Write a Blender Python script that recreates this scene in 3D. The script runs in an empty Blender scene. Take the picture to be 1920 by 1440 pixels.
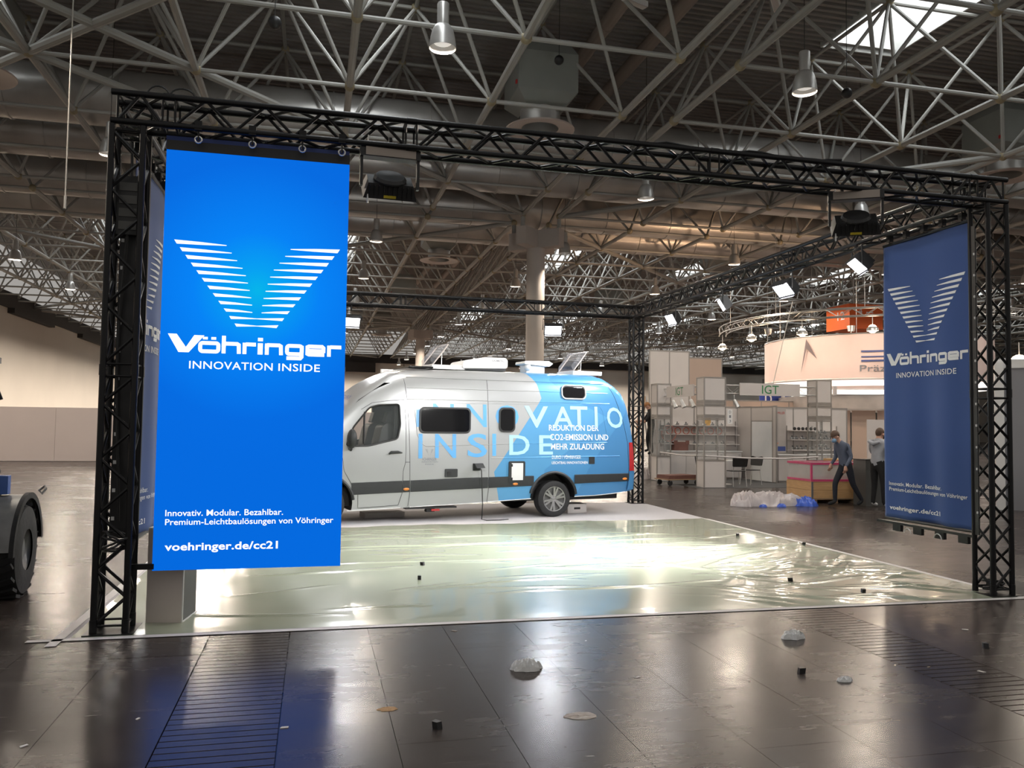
import bpy, bmesh, math, random
from mathutils import Vector, Matrix
random.seed(7)
SC = bpy.context.scene
COL = SC.collection
R = math.radians

# ------------------------------------------------------------------ camera
F_PX, YAW, PITCH, ROLL = 1538.0, 0.23571, 0.04927, 0.01352
CAM = Vector((1.72, -7.296, 1.746))
_d = Vector((math.sin(YAW)*math.cos(PITCH), math.cos(YAW)*math.cos(PITCH), math.sin(PITCH)))
_r0 = Vector((math.cos(YAW), -math.sin(YAW), 0)); _u0 = _r0.cross(_d)
_r = _r0*math.cos(ROLL) + _u0*math.sin(ROLL); _u = -_r0*math.sin(ROLL) + _u0*math.cos(ROLL)
cd = bpy.data.cameras.new('camera'); cam = bpy.data.objects.new('camera', cd); COL.objects.link(cam)
cd.sensor_fit = 'HORIZONTAL'; cd.sensor_width = 36.0; cd.lens = F_PX/1920*36
cd.clip_start = 0.05; cd.clip_end = 400
cam.matrix_world = Matrix(((_r.x, _u.x, -_d.x, CAM.x), (_r.y, _u.y, -_d.y, CAM.y), (_r.z, _u.z, -_d.z, CAM.z), (0, 0, 0, 1)))
SC.camera = cam
def seen(p):                       # how large 1 m shows at p (0 when out of the frame); only ranks repeats
    v = Vector(p) - CAM; z = v.dot(_d)
    if z < .5: return 0
    x = v.dot(_r)/z*F_PX; y = v.dot(_u)/z*F_PX
    return F_PX/z if abs(x) < 1000 and abs(y) < 760 else 0

# ------------------------------------------------------------------ world, exposure
W = bpy.data.worlds.new('hall_air'); SC.world = W; W.use_nodes = True
bg = W.node_tree.nodes['Background']; bg.inputs['Color'].default_value = (1.0, .95, .89, 1); bg.inputs["Strength"].default_value = 0.36
SC.view_settings.view_transform = 'Standard'; SC.view_settings.look = 'None'
SC.view_settings.gamma = 1; SC.view_settings.use_curve_mapping = False; SC.view_settings.exposure = 0.0
try:
    SC.cycles.use_denoising = True; SC.cycles.max_bounces = 8; SC.cycles.diffuse_bounces = 4; SC.cycles.glossy_bounces = 4
    SC.cycles.transparent_max_bounces = 12; SC.cycles.sample_clamp_indirect = 6; SC.cycles.caustics_reflective = False; SC.cycles.caustics_refractive = False
    SC.cycles.use_light_tree = True
except Exception: pass
LAMP_W, FLOOD_W, SKY_E, SCREEN_E, WARM_W = 2300.0, 95.0, 6.5, .92, 260.0

# ------------------------------------------------------------------ materials
def mat(name, col, rough=.5, metal=0.0, var=.12, scale=6.0, bump=0.0, coat=0.0, emit=None, estr=0.0, alpha=1.0, spec=.5, trans=0.0, rvar=0.0, stretch=None, sheen=0.0, subs=0.0):
    m = bpy.data.materials.new(name); m.use_nodes = True
    nt = m.node_tree; b = nt.nodes['Principled BSDF']; L = nt.links.new
    c = (*col, 1) if len(col) == 3 else col
    b.inputs['Roughness'].default_value = rough; b.inputs['Metallic'].default_value = metal
    b.inputs['Specular IOR Level'].default_value = spec
    b.inputs['Coat Weight'].default_value = coat; b.inputs['Coat Roughness'].default_value = .06
    b.inputs['Alpha'].default_value = alpha; b.inputs['Transmission Weight'].default_value = trans
    b.inputs['Sheen Weight'].default_value = sheen
    if subs: b.inputs['Subsurface Weight'].default_value = subs; b.inputs['Subsurface Radius'].default_value = (.02, .01, .006)
    tc = nt.nodes.new('ShaderNodeTexCoord'); mp = nt.nodes.new('ShaderNodeMapping'); L(tc.outputs['Object'], mp.inputs['Vector'])
    if stretch: mp.inputs['Scale'].default_value = stretch
    n = nt.nodes.new('ShaderNodeTexNoise'); n.inputs['Scale'].default_value = scale; n.inputs['Detail'].default_value = 4
    L(mp.outputs['Vector'], n.inputs['Vector'])
    mx = nt.nodes.new('ShaderNodeMix'); mx.data_type = 'RGBA'
    mx.inputs[6].default_value = tuple(max(0, x*(1-var)) for x in c[:3]) + (1,)
    mx.inputs[7].default_value = tuple(min(1, x*(1+var)) for x in c[:3]) + (1,)
    L(n.outputs['Fac'], mx.inputs[0]); L(mx.outputs[2], b.inputs['Base Color'])
    if rvar:
        mr = nt.nodes.new('ShaderNodeMapRange'); mr.inputs['To Min'].default_value = max(.02, rough-rvar); mr.inputs['To Max'].default_value = rough+rvar
        L(n.outputs['Fac'], mr.inputs['Value']); L(mr.outputs['Result'], b.inputs['Roughness'])
    if bump:
        bn = nt.nodes.new('ShaderNodeBump'); bn.inputs['Strength'].default_value = bump; bn.inputs['Distance'].default_value = .02
        L(n.outputs['Fac'], bn.inputs['Height']); L(bn.outputs['Normal'], b.inputs['Normal'])
    if emit:
        b.inputs['Emission Color'].default_value = (*emit, 1); b.inputs['Emission Strength'].default_value = estr
    return m

M = {}
M['truss'] = mat('black_truss_paint', (.006, .006, .007), .34, 0, .3, 14, spec=.3)
M['steel'] = mat('painted_steel_tube', (.36, .355, .33), .5, 0, .22, 3)
M['steel_thick'] = mat('painted_chord_tube', (.33, .325, .30), .5, 0, .28, 2.5)
M['node'] = mat('brass_node', (.33, .28, .18), .5, .2, .3, 9)
M['deck'] = mat('corrugated_deck', (.27, .25, .235), .65, 0, .25, 1.2)
M['deckdark'] = mat('dark_beam', (.035, .033, .032), .6, 0, .3, 2)
M['duct'] = mat('galvanised_duct', (.52, .505, .48), .36, .6, .2, 1.6, rvar=.1, bump=.06)
M['pipe'] = mat('brown_pipe', (.30, .245, .21), .55, 0, .2, 3)
M['unit'] = mat('grey_unit', (.26, .27, .25), .5, .1, .1, 2)
M['unitring'] = mat('unit_ring', (.42, .36, .33), .45, .2, .1, 3)
M['alu'] = mat('aluminium', (.6, .6, .59), .38, .7, .15, 8)
M['lampbody'] = mat('lamp_body', (.55, .54, .52), .35, .5, .15, 6)
M['bulb'] = mat('lamp_glow', (1, 1, 1), .4, emit=(1.0, .9, .78), estr=14)
M['bulbdim'] = mat('lamp_glow_dim', (.8, .8, .8), .4, emit=(1.0, .93, .85), estr=.5)
M['bulbwarm'] = mat('warm_glow', (1, 1, 1), .4, emit=(1.0, .72, .45), estr=18)
M['floodglow'] = mat('flood_glow', (1, 1, 1), .4, emit=(.93, .93, 1.0), estr=9)
M['skyglass'] = mat('skylight_glass', (1, 1, 1), .4, emit=(.93, .97, 1.0), estr=SKY_E)
M['shaft'] = mat('skylight_shaft', (.55, .55, .53), .6)
M['wall'] = mat('hall_wall', (.74, .69, .625), .8, 0, .08, .3)
M['walldark'] = mat('wall_band', (.03, .027, .027), .7)
M['partition'] = mat('partition_board', (.62, .54, .515), .6, 0, .06, .8)
M['column'] = mat('concrete_column', (.52, .47, .43), .7, 0, .08, 1.5)
M['black'] = mat('black_plastic', (.012, .012, .013), .45, 0, .3, 10)
M['rubber'] = mat('tyre_rubber', (.016, .016, .017), .75, 0, .3, 20, bump=.2)
M['white'] = mat('white_plastic', (.78, .78, .77), .35, 0, .05, 5)
M['clearplastic'] = mat('clear_hatch', (.45, .46, .50), .06, 0, .05, 4, alpha=.30)
M['print'] = mat('white_print', (.80, .82, .85), .6, 0, .05, 9)
M['tape'] = mat('white_tape', (.62, .59, .58), .5, 0, .1, 12)
M['kiosk'] = mat('kiosk_grey', (.62, .55, .51), .5, 0, .06, 4)
M['kioskdark'] = mat('kiosk_side', (.085, .085, .08), .5, 0, .1, 4)
M['glassdark'] = mat('tinted_glass', (.006, .006, .007), .07, 0, .2, 2, spec=.45)
M['rim'] = mat('alloy_rim', (.55, .55, .56), .25, .85, .08, 6)
M['orangelens'] = mat('orange_lens', (.75, .25, .04), .3, 0, .1, 20)
M['redlens'] = mat('red_lens', (.42, .015, .02), .15, 0, .2, 9, coat=.6)
M['strip'] = mat('van_trim', (.022, .024, .026), .5, 0, .2, 10)
M['seat'] = mat('seat_black', (.02, .021, .022), .5, 0, .2, 8)
M['vanletter'] = mat('blue_print', (.13, .42, .80), .35, 0, .04, 3, coat=.4)
M['vanletter2'] = mat('pale_blue_print', (.42, .70, .92), .35, 0, .04, 3, coat=.4)
M['vanwhite'] = mat('white_lettering', (.92, .93, .94), .4, 0, .02, 3)
M['greyprint'] = mat('grey_lettering', (.22, .23, .26), .5, 0, .1, 3)
M['carpet'] = mat('white_carpet', (.46, .435, .44), .95, 0, .08, 30, bump=.1, sheen=.2)
M['panel'] = mat('booth_panel', (.62, .58, .555), .55, 0, .05, 2)
M['panelwarm'] = mat('booth_panel_warm', (.52, .40, .33), .6, 0, .05, 2)
M['frame'] = mat('booth_profile', (.34, .32, .30), .4, .4, .1, 5)
M['greycarpet'] = mat('grey_carpet', (.10, .10, .10), .95, 0, .2, 25)
M['green'] = mat('green_lettering', (.04, .24, .09), .5, 0, .1, 5)
M['wood'] = mat('crate_wood', (.52, .31, .14), .65, 0, .28, 5, stretch=(.6, 1, 6))
M['pallet'] = mat('pallet_wood', (.34, .22, .13), .75, 0, .3, 6)
M['pink'] = mat('pink_tape', (.55, .06, .16), .45, 0, .2, 8)
M['caseglass'] = mat('case_glass', (.62, .60, .58), .12, 0, .1, 4, alpha=.45)
M['glass'] = mat('clear_glass', (.55, .6, .6), .05, 0, .05, 4, alpha=.09)
M['bannerpink'] = mat('round_banner_cloth', (.84, .68, .64), .8, 0, .04, 2)
M['orange'] = mat('orange_sign', (.80, .15, .03), .55, 0, .06, 3)
M['blueprint'] = mat('dark_blue', (.04, .07, .25), .5, 0, .1, 5)
M['skin'] = mat('skin', (.52, .30, .22), .5, 0, .08, 10, subs=.05)
M['hairbrown'] = mat('brown_hair', (.09, .05, .03), .6, 0, .35, 40, bump=.3)
M['hairginger'] = mat('ginger_hair', (.34, .15, .05), .6, 0, .35, 40, bump=.3)
M['shirt'] = mat('blue_grey_sweater', (.10, .12, .17), .85, 0, .15, 14, bump=.2)
M['jeans'] = mat('dark_jeans', (.017, .019, .027), .85, 0, .3, 12)
M['hoodie'] = mat('grey_hoodie', (.34, .35, .38), .9, 0, .12, 12, bump=.2)
M['blackcloth'] = mat('black_clothing', (.012, .012, .013), .85, 0, .3, 12)
M['maskblue'] = mat('blue_mask', (.25, .42, .62), .8)
M['wire'] = mat('black_cable', (.012, .012, .012), .5)
M['rope'] = mat('pale_rope', (.45, .42, .38), .8)
M['yellow'] = mat('yellow_label', (.55, .42, .03), .5)
M['beige'] = mat('ballast_plate', (.34, .29, .25), .45, .2, .1, 6)
M['filmwhite'] = mat('crumpled_film', (.62, .56, .55), .22, 0, .15, 8, alpha=.8)
M['bluebag'] = mat('blue_bag', (.05, .12, .55), .3, 0, .3, 12)
M['paper'] = mat('paper_scrap', (.62, .58, .55), .8, 0, .1, 15)
M['oldsteel'] = mat('worn_steel', (.20, .20, .20), .45, .5, .35, 7)
M['bluepaint'] = mat('blue_paint', (.06, .14, .42), .45, 0, .2, 6)
M['red'] = mat('red_part', (.45, .03, .03), .5)
M['brownboard'] = mat('brown_board', (.16, .07, .055), .7, 0, .35, 8)

def floor_material():
    m = bpy.data.materials.new('dark_polished_floor'); m.use_nodes = True; nt = m.node_tree; b = nt.nodes['Principled BSDF']; L = nt.links.new
    g = nt.nodes.new('ShaderNodeNewGeometry')
    def noise(scale, stretch, detail=5, rot=0):
        mp = nt.nodes.new('ShaderNodeMapping'); mp.inputs['Scale'].default_value = stretch; mp.inputs['Rotation'].default_value = (0, 0, rot)
        L(g.outputs['Position'], mp.inputs['Vector'])
        n = nt.nodes.new('ShaderNodeTexNoise'); n.inputs['Scale'].default_value = scale; n.inputs['Detail'].default_value = detail; n.inputs['Roughness'].default_value = .62
        L(mp.outputs['Vector'], n.inputs['Vector']); return n.outputs['Fac']
    def ramp(x, a, b_, lo=0., hi=1.):
        r = nt.nodes.new('ShaderNodeMapRange'); r.inputs['From Min'].default_value = a; r.inputs['From Max'].default_value = b_
        r.inputs['To Min'].default_value = lo; r.inputs['To Max'].default_value = hi; L(x, r.inputs['Value']); return r.outputs['Result']
    def mixc(f, a, c):
        x = nt.nodes.new('ShaderNodeMix'); x.data_type = 'RGBA'
        L(f, x.inputs[0])
        if isinstance(a, tuple): x.inputs[6].default_value = a
        else: L(a, x.inputs[6])
        x.inputs[7].default_value = c; return x.outputs[2]
    big = noise(.7, (1, 1, 1)); scuff = noise(3.2, (.5, 2.8, 1), 8, .25); scr = noise(9, (.25, 5, 1), 4, -.5); dust = noise(26, (1, 1, 1), 3)
    c = mixc(ramp(big, .3, .75), (.030, .023, .020, 1), (.058, .045, .039, 1))
    c = mixc(ramp(scuff, .54, .86, 0, .35), c, (.13, .108, .095, 1))
    c = mixc(ramp(scr, .66, .76, 0, .45), c, (.22, .19, .17, 1))
    c = mixc(ramp(dust, .70, .78, 0, .3), c, (.2, .17, .155, 1))
    L(c, b.inputs['Base Color'])
    ad = nt.nodes.new('ShaderNodeMath'); ad.operation = 'ADD'; L(ramp(big, .3, .75, .19, .30), ad.inputs[0]); L(ramp(scuff, .4, .9, 0, .07), ad.inputs[1])
    L(ad.outputs[0], b.inputs['Roughness']); b.inputs['Specular IOR Level'].default_value = .30
    bn = nt.nodes.new('ShaderNodeBump'); bn.inputs['Strength'].default_value = .008; bn.inputs['Distance'].default_value = .01; L(scuff, bn.inputs['Height']); L(bn.outputs['Normal'], b.inputs['Normal'])
    return m
M['floor'] = floor_material()

def film_material():
    m = mat('green_protective_film', (.33, .36, .265), .22, 0, .10, .8, coat=.4, spec=.5, rvar=.06); return m
M['film'] = film_material()

def cloth_material():
    m = mat('blue_banner_cloth', (.014, .058, .235), .75, 0, .06, 2, sheen=.15); return m
M['cloth'] = cloth_material()

def screen_material():
    m = bpy.data.materials.new('lit_blue_screen'); m.use_nodes = True; nt = m.node_tree; L = nt.links.new; b = nt.nodes['Principled BSDF']
    b.inputs['Base Color'].default_value = (.002, .004, .008, 1); b.inputs['Roughness'].default_value = .6; b.inputs['Specular IOR Level'].default_value = .1
    tc = nt.nodes.new('ShaderNodeTexCoord'); sx = nt.nodes.new('ShaderNodeSeparateXYZ'); L(tc.outputs['Object'], sx.inputs[0])
    def dist(cx, cz, rx, rz):
        def sub(o, c, r):
            a = nt.nodes.new('ShaderNodeMath'); a.operation = 'SUBTRACT'; L(o, a.inputs[0]); a.inputs[1].default_value = c
            d = nt.nodes.new('ShaderNodeMath'); d.operation = 'DIVIDE'; L(a.outputs[0], d.inputs[0]); d.inputs[1].default_value = r
            p = nt.nodes.new('ShaderNodeMath'); p.operation = 'MULTIPLY'; L(d.outputs[0], p.inputs[0]); L(d.outputs[0], p.inputs[1]); return p.outputs[0]
        s = nt.nodes.new('ShaderNodeMath'); s.operation = 'ADD'; L(sub(sx.outputs['X'], cx, rx), s.inputs[0]); L(sub(sx.outputs['Z'], cz, rz), s.inputs[1])
        q = nt.nodes.new('ShaderNodeMath'); q.operation = 'SQRT'; L(s.outputs[0], q.inputs[0]); return q.outputs[0]
    def ramp(x, cols):
        r = nt.nodes.new('ShaderNodeValToRGB'); e = r.color_ramp.elements
        e[0].position = cols[0][0]; e[0].color = cols[0][1]; e[1].position = cols[-1][0]; e[1].color = cols[-1][1]
        for p, c in cols[1:-1]:
            k = e.new(p); k.color = c
        L(x, r.inputs[0]); return r.outputs[0]
    d1 = dist(1.215, 2.88, 1.55, 1.5)
    r1 = ramp(d1, [(0, (0, .50, .90, 1)), (.13, (0, .38, .97, 1)), (.34, (0, .245, 1.0, 1)), (.75, (0, .16, .82, 1)), (1.0, (0, .155, .80, 1))])
    L(r1, b.inputs['Emission Color']); b.inputs['Emission Strength'].default_value = SCREEN_E
    return m
M['screen'] = screen_material()
M['screentext'] = mat('lit_white_text', (.5, .5, .5), .5, emit=(1, 1, 1), estr=1.15)

def van_material():
    m = bpy.data.materials.new('van_wrap_paint'); m.use_nodes = True; nt = m.node_tree; L = nt.links.new; b = nt.nodes['Principled BSDF']
    tc = nt.nodes.new('ShaderNodeTexCoord'); sx = nt.nodes.new('ShaderNodeSeparateXYZ'); L(tc.outputs['Object'], sx.inputs[0])
    def edge(pts):                    # printed edge of the wrap: length position as a function of height
        mr = nt.nodes.new('ShaderNodeMapRange'); mr.inputs['From Max'].default_value = 3.0; L(sx.outputs['Z'], mr.inputs['Value'])
        fc = nt.nodes.new('ShaderNodeFloatCurve'); cu = fc.mapping.curves[0]; P = [(z/3, (s+3)/6) for z, s in pts]
        cu.points[0].location = P[0]; cu.points[1].location = P[-1]
        for p in P[1:-1]: cu.points.new(*p)
        for p in cu.points: p.handle_type = 'VECTOR'
        fc.mapping.update(); L(mr.outputs['Result'], fc.inputs['Value'])
        b2 = nt.nodes.new('ShaderNodeMath'); b2.operation = 'MULTIPLY_ADD'; L(fc.outputs[0], b2.inputs[0]); b2.inputs[1].default_value = 6; b2.inputs[2].default_value = -3
        g = nt.nodes.new('ShaderNodeMath'); g.operation = 'GREATER_THAN'; L(sx.outputs['X'], g.inputs[0]); L(b2.outputs[0], g.inputs[1]); return g.outputs[0]
    def mixc(f, a, c):
        x = nt.nodes.new('ShaderNodeMix'); x.data_type = 'RGBA'; L(f, x.inputs[0])
        if isinstance(a, tuple): x.inputs[6].default_value = a
        else: L(a, x.inputs[6])
        x.inputs[7].default_value = c; return x.outputs[2]
    c = mixc(edge([(0, -1.05), (.35, -1.12), (.87, -1.24), (2.15, -.31), (2.25, -.25), (2.52, -.33), (2.76, -.5), (3, -.6)]), (.44, .45, .455, 1), (.115, .37, .67, 1))
    c = mixc(edge([(0, -.3), (.9, -.2), (1.9, 1.2), (2.3, .3), (2.6, -.05), (2.8, .1), (3, .3)]), c, (.09, .31, .61, 1))
    c = mixc(edge([(0, .3), (.9, .75), (1.3, 1.05), (2.0, 1.62), (2.4, 1.9), (2.8, 1.95), (3, 2)]), c, (.075, .265, .55, 1))
    L(c, b.inputs['Base Color']); b.inputs['Roughness'].default_value = .30; b.inputs['Metallic'].default_value = .25
    b.inputs['Coat Weight'].default_value = .55; b.inputs['Coat Roughness'].default_value = .08
    return m
M['van'] = van_material()

# ------------------------------------------------------------------ mesh helpers
class MB:
    def __init__(s): s.v = []; s.f = []
    def add(s, vs, fs):
        o = len(s.v); s.v += [tuple(v) for v in vs]; s.f += [tuple(i+o for i in f) for f in fs]; return s
    def box(s, x0, x1, y0, y1, z0, z1, T=None):
        vs = [Vector((x, y, z)) for x in (x0, x1) for y in (y0, y1) for z in (z0, z1)]
        if T is not None: vs = [T @ v for v in vs]
        return s.add(vs, [(0, 1, 3, 2), (4, 6, 7, 5), (0, 4, 5, 1), (2, 3, 7, 6), (0, 2, 6, 4), (1, 5, 7, 3)])
    def cyl(s, p0, p1, r0, r1=None, n=10, cap=True):
        r1 = r0 if r1 is None else r1
        p0 = Vector(p0); p1 = Vector(p1); a = (p1-p0).normalized(); t = Vector((0, 0, 1)) if abs(a.z) < .9 else Vector((1, 0, 0))
        u = a.cross(t).normalized(); w = a.cross(u)
        ring = [(math.cos(2*math.pi*i/n), math.sin(2*math.pi*i/n)) for i in range(n)]
        vs = [p0+(u*c+w*q)*r0 for c, q in ring]+[p1+(u*c+w*q)*r1 for c, q in ring]
        fs = [(i, (i+1) % n, n+(i+1) % n, n+i) for i in range(n)]
        if cap: fs += [tuple(range(n-1, -1, -1)), tuple(range(n, 2*n))]
        return s.add(vs, fs)
    def tube(s, pts, r, n=6, closed=False):
        P = [Vector(p) for p in pts]; m = len(P); vs = []; fs = []; up = None
        for i in range(m):
            a = (P[(i+1) % m]-P[i-1]) if (closed or 0 < i < m-1) else (P[1]-P[0] if i == 0 else P[-1]-P[-2])
            a = a.normalized() if a.length > 1e-9 else Vector((0, 0, 1))
            if up is None: up = Vector((0, 0, 1)) if abs(a.z) < .9 else Vector((1, 0, 0))
            u = a.cross(up).normalized(); w = u.cross(a); up = w
            rr = r[i] if isinstance(r, (list, tuple)) else r
            vs += [P[i]+(u*math.cos(2*math.pi*k/n)+w*math.sin(2*math.pi*k/n))*rr for k in range(n)]
        for i in range(m if closed else m-1):
            j = (i+1) % m
            fs += [(i*n+k, i*n+(k+1) % n, j*n+(k+1) % n, j*n+k) for k in range(n)]
        if not closed: fs += [tuple(range(n-1, -1, -1)), tuple(range((m-1)*n, m*n))]
        return s.add(vs, fs)
    def lathe(s, prof, n=20, c=(0, 0, 0), axis='Z', a0=0, a1=2*math.pi):
        full = abs(a1-a0-2*math.pi) < 1e-6; m = n if full else n+1; vs = []; fs = []
        for i in range(m):
            a = a0+(a1-a0)*i/n; ca, sa = math.cos(a), math.sin(a)
            for r, z in prof:
                p = (r*ca, r*sa, z) if axis == 'Z' else ((z, r*ca, r*sa) if axis == 'X' else (r*ca, z, r*sa))
                vs.append((p[0]+c[0], p[1]+c[1], p[2]+c[2]))
        k = len(prof)
        for i in range(n):
            j = (i+1) % m
            fs += [(i*k+q, j*k+q, j*k+q+1, i*k+q+1) for q in range(k-1)]
        return s.add(vs, fs)
    def prism(s, poly, d0, d1, fn):      # poly in 2-D, fn(u, v, d) -> point
        n = len(poly); vs = [fn(u, v, d0) for u, v in poly]+[fn(u, v, d1) for u, v in poly]
        fs = [tuple(range(n-1, -1, -1)), tuple(range(n, 2*n))]+[(i, (i+1) % n, n+(i+1) % n, n+i) for i in range(n)]
        return s.add(vs, fs)
    def sphere(s, c, r, n=12, m=8, sc=(1, 1, 1)):
        vs = [(c[0], c[1], c[2]+r*sc[2])]; fs = []
        for i in range(1, m):
            t = math.pi*i/m
            for k in range(n):
                a = 2*math.pi*k/n; vs.append((c[0]+r*sc[0]*math.sin(t)*math.cos(a), c[1]+r*sc[1]*math.sin(t)*math.sin(a), c[2]+r*sc[2]*math.cos(t)))
        vs.append((c[0], c[1], c[2]-r*sc[2])); L = len(vs)-1
        fs += [(0, 1+k, 1+(k+1) % n) for k in range(n)]
        for i in range(m-2):
            fs += [(1+i*n+k, 1+(i+1)*n+k, 1+(i+1)*n+(k+1) % n, 1+i*n+(k+1) % n) for k in range(n)]
        fs += [(L, 1+(m-2)*n+(k+1) % n, 1+(m-2)*n+k) for k in range(n)]
        return s.add(vs, fs)
    def mesh(s, name, m, smooth=None):
        me = bpy.data.meshes.new(name); me.from_pydata(s.v, [], s.f); me.validate(verbose=False)
        bm = bmesh.new(); bm.from_mesh(me); bmesh.ops.recalc_face_normals(bm, faces=bm.faces); bm.to_mesh(me); bm.free()
        if m: me.materials.append(M[m] if isinstance(m, str) else m)
        if smooth is not None: shade(me, smooth)
        return me
    def build(s, name, m, parent=None, smooth=None): return link(name, s.mesh(name, m, smooth), parent)

def shade(me, ang):
    me.polygons.foreach_set('use_smooth', [True]*len(me.polygons))
    me.set_sharp_from_angle(angle=R(ang)); me.update()
def link(name, me, parent=None, loc=None):
    o = bpy.data.objects.new(name, me); COL.objects.link(o)
    if parent: o.parent = parent
    if loc is not None: o.location = loc
    return o
def tag(o, label=None, cat=None, group=None, kind=None):
    if label: o['label'] = label
    if cat: o['category'] = cat
    if group: o['group'] = group
    if kind: o['kind'] = kind
    return o
def thing(name, label, cat, loc=(0, 0, 0), rz=0.0, group=None):
    o = bpy.data.objects.new(name, None); COL.objects.link(o); o.location = loc; o.rotation_euler = (0, 0, rz); o.empty_display_size = .2
    return tag(o, label, cat, group)
def copy_tree(o, parent=None):
    c = o.copy(); COL.objects.link(c); c.parent = parent
    for ch in [x for x in o.children]: copy_tree(ch, c)
    return c
def bx(name, m, parent, x0, x1, y0, y1, z0, z1, T=None): return MB().box(x0, x1, y0, y1, z0, z1, T).build(name, m, parent)
_rods = {}
def rod(name, p0, p1, r, m, parent=None, n=8):
    k = (m, n)
    if k not in _rods:
        _rods[k] = MB().cyl((0, 0, 0), (0, 0, 1), 1, n=n).mesh('rod_'+m, m, 40)
    o = link(name, _rods[k], parent); p0 = Vector(p0); v = Vector(p1)-p0
    q = Vector((0, 0, 1)).rotation_difference(v.normalized())
    o.rotation_mode = 'QUATERNION'; o.rotation_quaternion = q; o.location = p0; o.scale = (r, r, v.length); return o
def dirT(loc, d, up=(0, 0, 1)):          # matrix whose +Z looks along d
    z = Vector(d).normalized(); x = Vector(up).cross(z).normalized(); y = z.cross(x)
    return Matrix(((x.x, y.x, z.x, loc[0]), (x.y, y.y, z.y, loc[1]), (x.z, y.z, z.z, loc[2]), (0, 0, 0, 1)))
def area(name, T, sx, sy, w, col, spread=None, parent=None):
    d = bpy.data.lights.new(name, 'AREA'); d.shape = 'RECTANGLE'; d.size = sx; d.size_y = sy; d.energy = w; d.color = col
    if spread: d.spread = R(spread)
    o = bpy.data.objects.new(name, d); COL.objects.link(o); o.matrix_world = T; return o
def spot(name, loc, d, w, col, ang=120, blend=.6, rad=.2):
    l = bpy.data.lights.new(name, 'SPOT'); l.energy = w; l.color = col; l.spot_size = R(ang); l.spot_blend = blend; l.shadow_soft_size = rad
    o = bpy.data.objects.new(name, l); COL.objects.link(o); z = -Vector(d).normalized()
    o.rotation_mode = 'QUATERNION'; o.rotation_quaternion = Vector((0, 0, 1)).rotation_difference(z); o.location = loc; return o

_DG = None
_TX = {}
def text_poly(body, bold=0.0, spacing=1.0, res=3):     # flat lettering as (verts2d, faces), normalised to its bounds
    key = (body, bold, spacing)
    if key in _TX: return _TX[key]
    cu = bpy.data.curves.new('lettering', 'FONT'); cu.body = body; cu.size = 1; cu.offset = bold; cu.resolution_u = res; cu.space_character = spacing; cu.fill_mode = 'FRONT'
    o = bpy.data.objects.new('lettering', cu); COL.objects.link(o); bpy.context.view_layer.update()
    me = bpy.data.meshes.new_from_object(o.evaluated_get(bpy.context.evaluated_depsgraph_get()))
    vs = [(v.co.x, v.co.y) for v in me.vertices]; fs = [tuple(p.vertices) for p in me.polygons]
    bpy.data.objects.remove(o); bpy.data.curves.remove(cu); bpy.data.meshes.remove(me)
    x0 = min(v[0] for v in vs); x1 = max(v[0] for v in vs); y0 = min(v[1] for v in vs); y1 = max(v[1] for v in vs)
    _TX[key] = ([((x-x0)/(x1-x0), (y-y0)/(y1-y0)) for x, y in vs], fs); return _TX[key]
def text_into(mb, body, u0, u1, v0, v1, fn, bold=0.0, spacing=1.0, shear=None):
    vs, fs = text_poly(body, bold, spacing)
    mb.add([fn(u0+(u1-u0)*a, v0+(v1-v0)*b) for a, b in vs], fs); return mb
def strip_into(mb, pts, w, fn, closed=False):          # a flat stroke of width w along a 2-D path
    n = len(pts); L = []; Rr = []
    for i in range(n):
        if closed or 0 < i < n-1: a = Vector(pts[i])-Vector(pts[i-1]); b = Vector(pts[(i+1) % n])-Vector(pts[i])
        elif i == 0: a = b = Vector(pts[1])-Vector(pts[0])
        else: a = b = Vector(pts[-1])-Vector(pts[-2])
        a = a.normalized(); b = b.normalized(); t = (a+b).normalized(); nn = Vector((-t.y, t.x)); k = 1/max(.5, nn.dot(Vector((-a.y, a.x))))
        p = Vector(pts[i]); L.append(p+nn*w/2*k); Rr.append(p-nn*w/2*k)
    vs = [fn(*p) for p in L]+[fn(*p) for p in Rr]
    mb.add(vs, [(i, (i+1) % n, n+(i+1) % n, n+i) for i in range(n if closed else n-1)]); return mb
def rpath(x0, x1, y0, y1, r, k=4):                      # rounded rectangle path
    P = []
    for cx, cy, a in ((x1-r, y1-r, 0), (x0+r, y1-r, 90), (x0+r, y0+r, 180), (x1-r, y0+r, 270)):
        P += [(cx+r*math.cos(R(a+90*i/k)), cy+r*math.sin(R(a+90*i/k))) for i in range(k+1)]
    return P

for _b, _o, _s in ([(c, .012, 1.0) for c in ('I', 'N', 'O', 'V', 'A', 'T', 'S', 'D', 'E', 'REDUKTION DER', 'CO2-EMISSION UND', 'MEHR ZULADUNG', 'DURCH VÖHRINGER', 'LEICHTBAU INNOVATIONEN', 'VÖHRINGER')] +
                   [(c, .004, 1.0) for c in ('VÖHRINGER', 'INNOVATION', 'INSIDE', 'IGT', 'Präzision')] + [('INNOVATION', .008, 1.05), ('INSIDE', .008, 1.05), ('Innovativ. Modular. Bezahlbar.', .008, 1.0), ('Premium-Leichtbaulösungen von Vöhringer', .008, 1.0), ('voehringer.de/cc21', .022, 1.02), ('DOMETIC', .01, 1.0)]):
    text_poly(_b, _o, _s)             # set the lettering while the scene is still small
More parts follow.
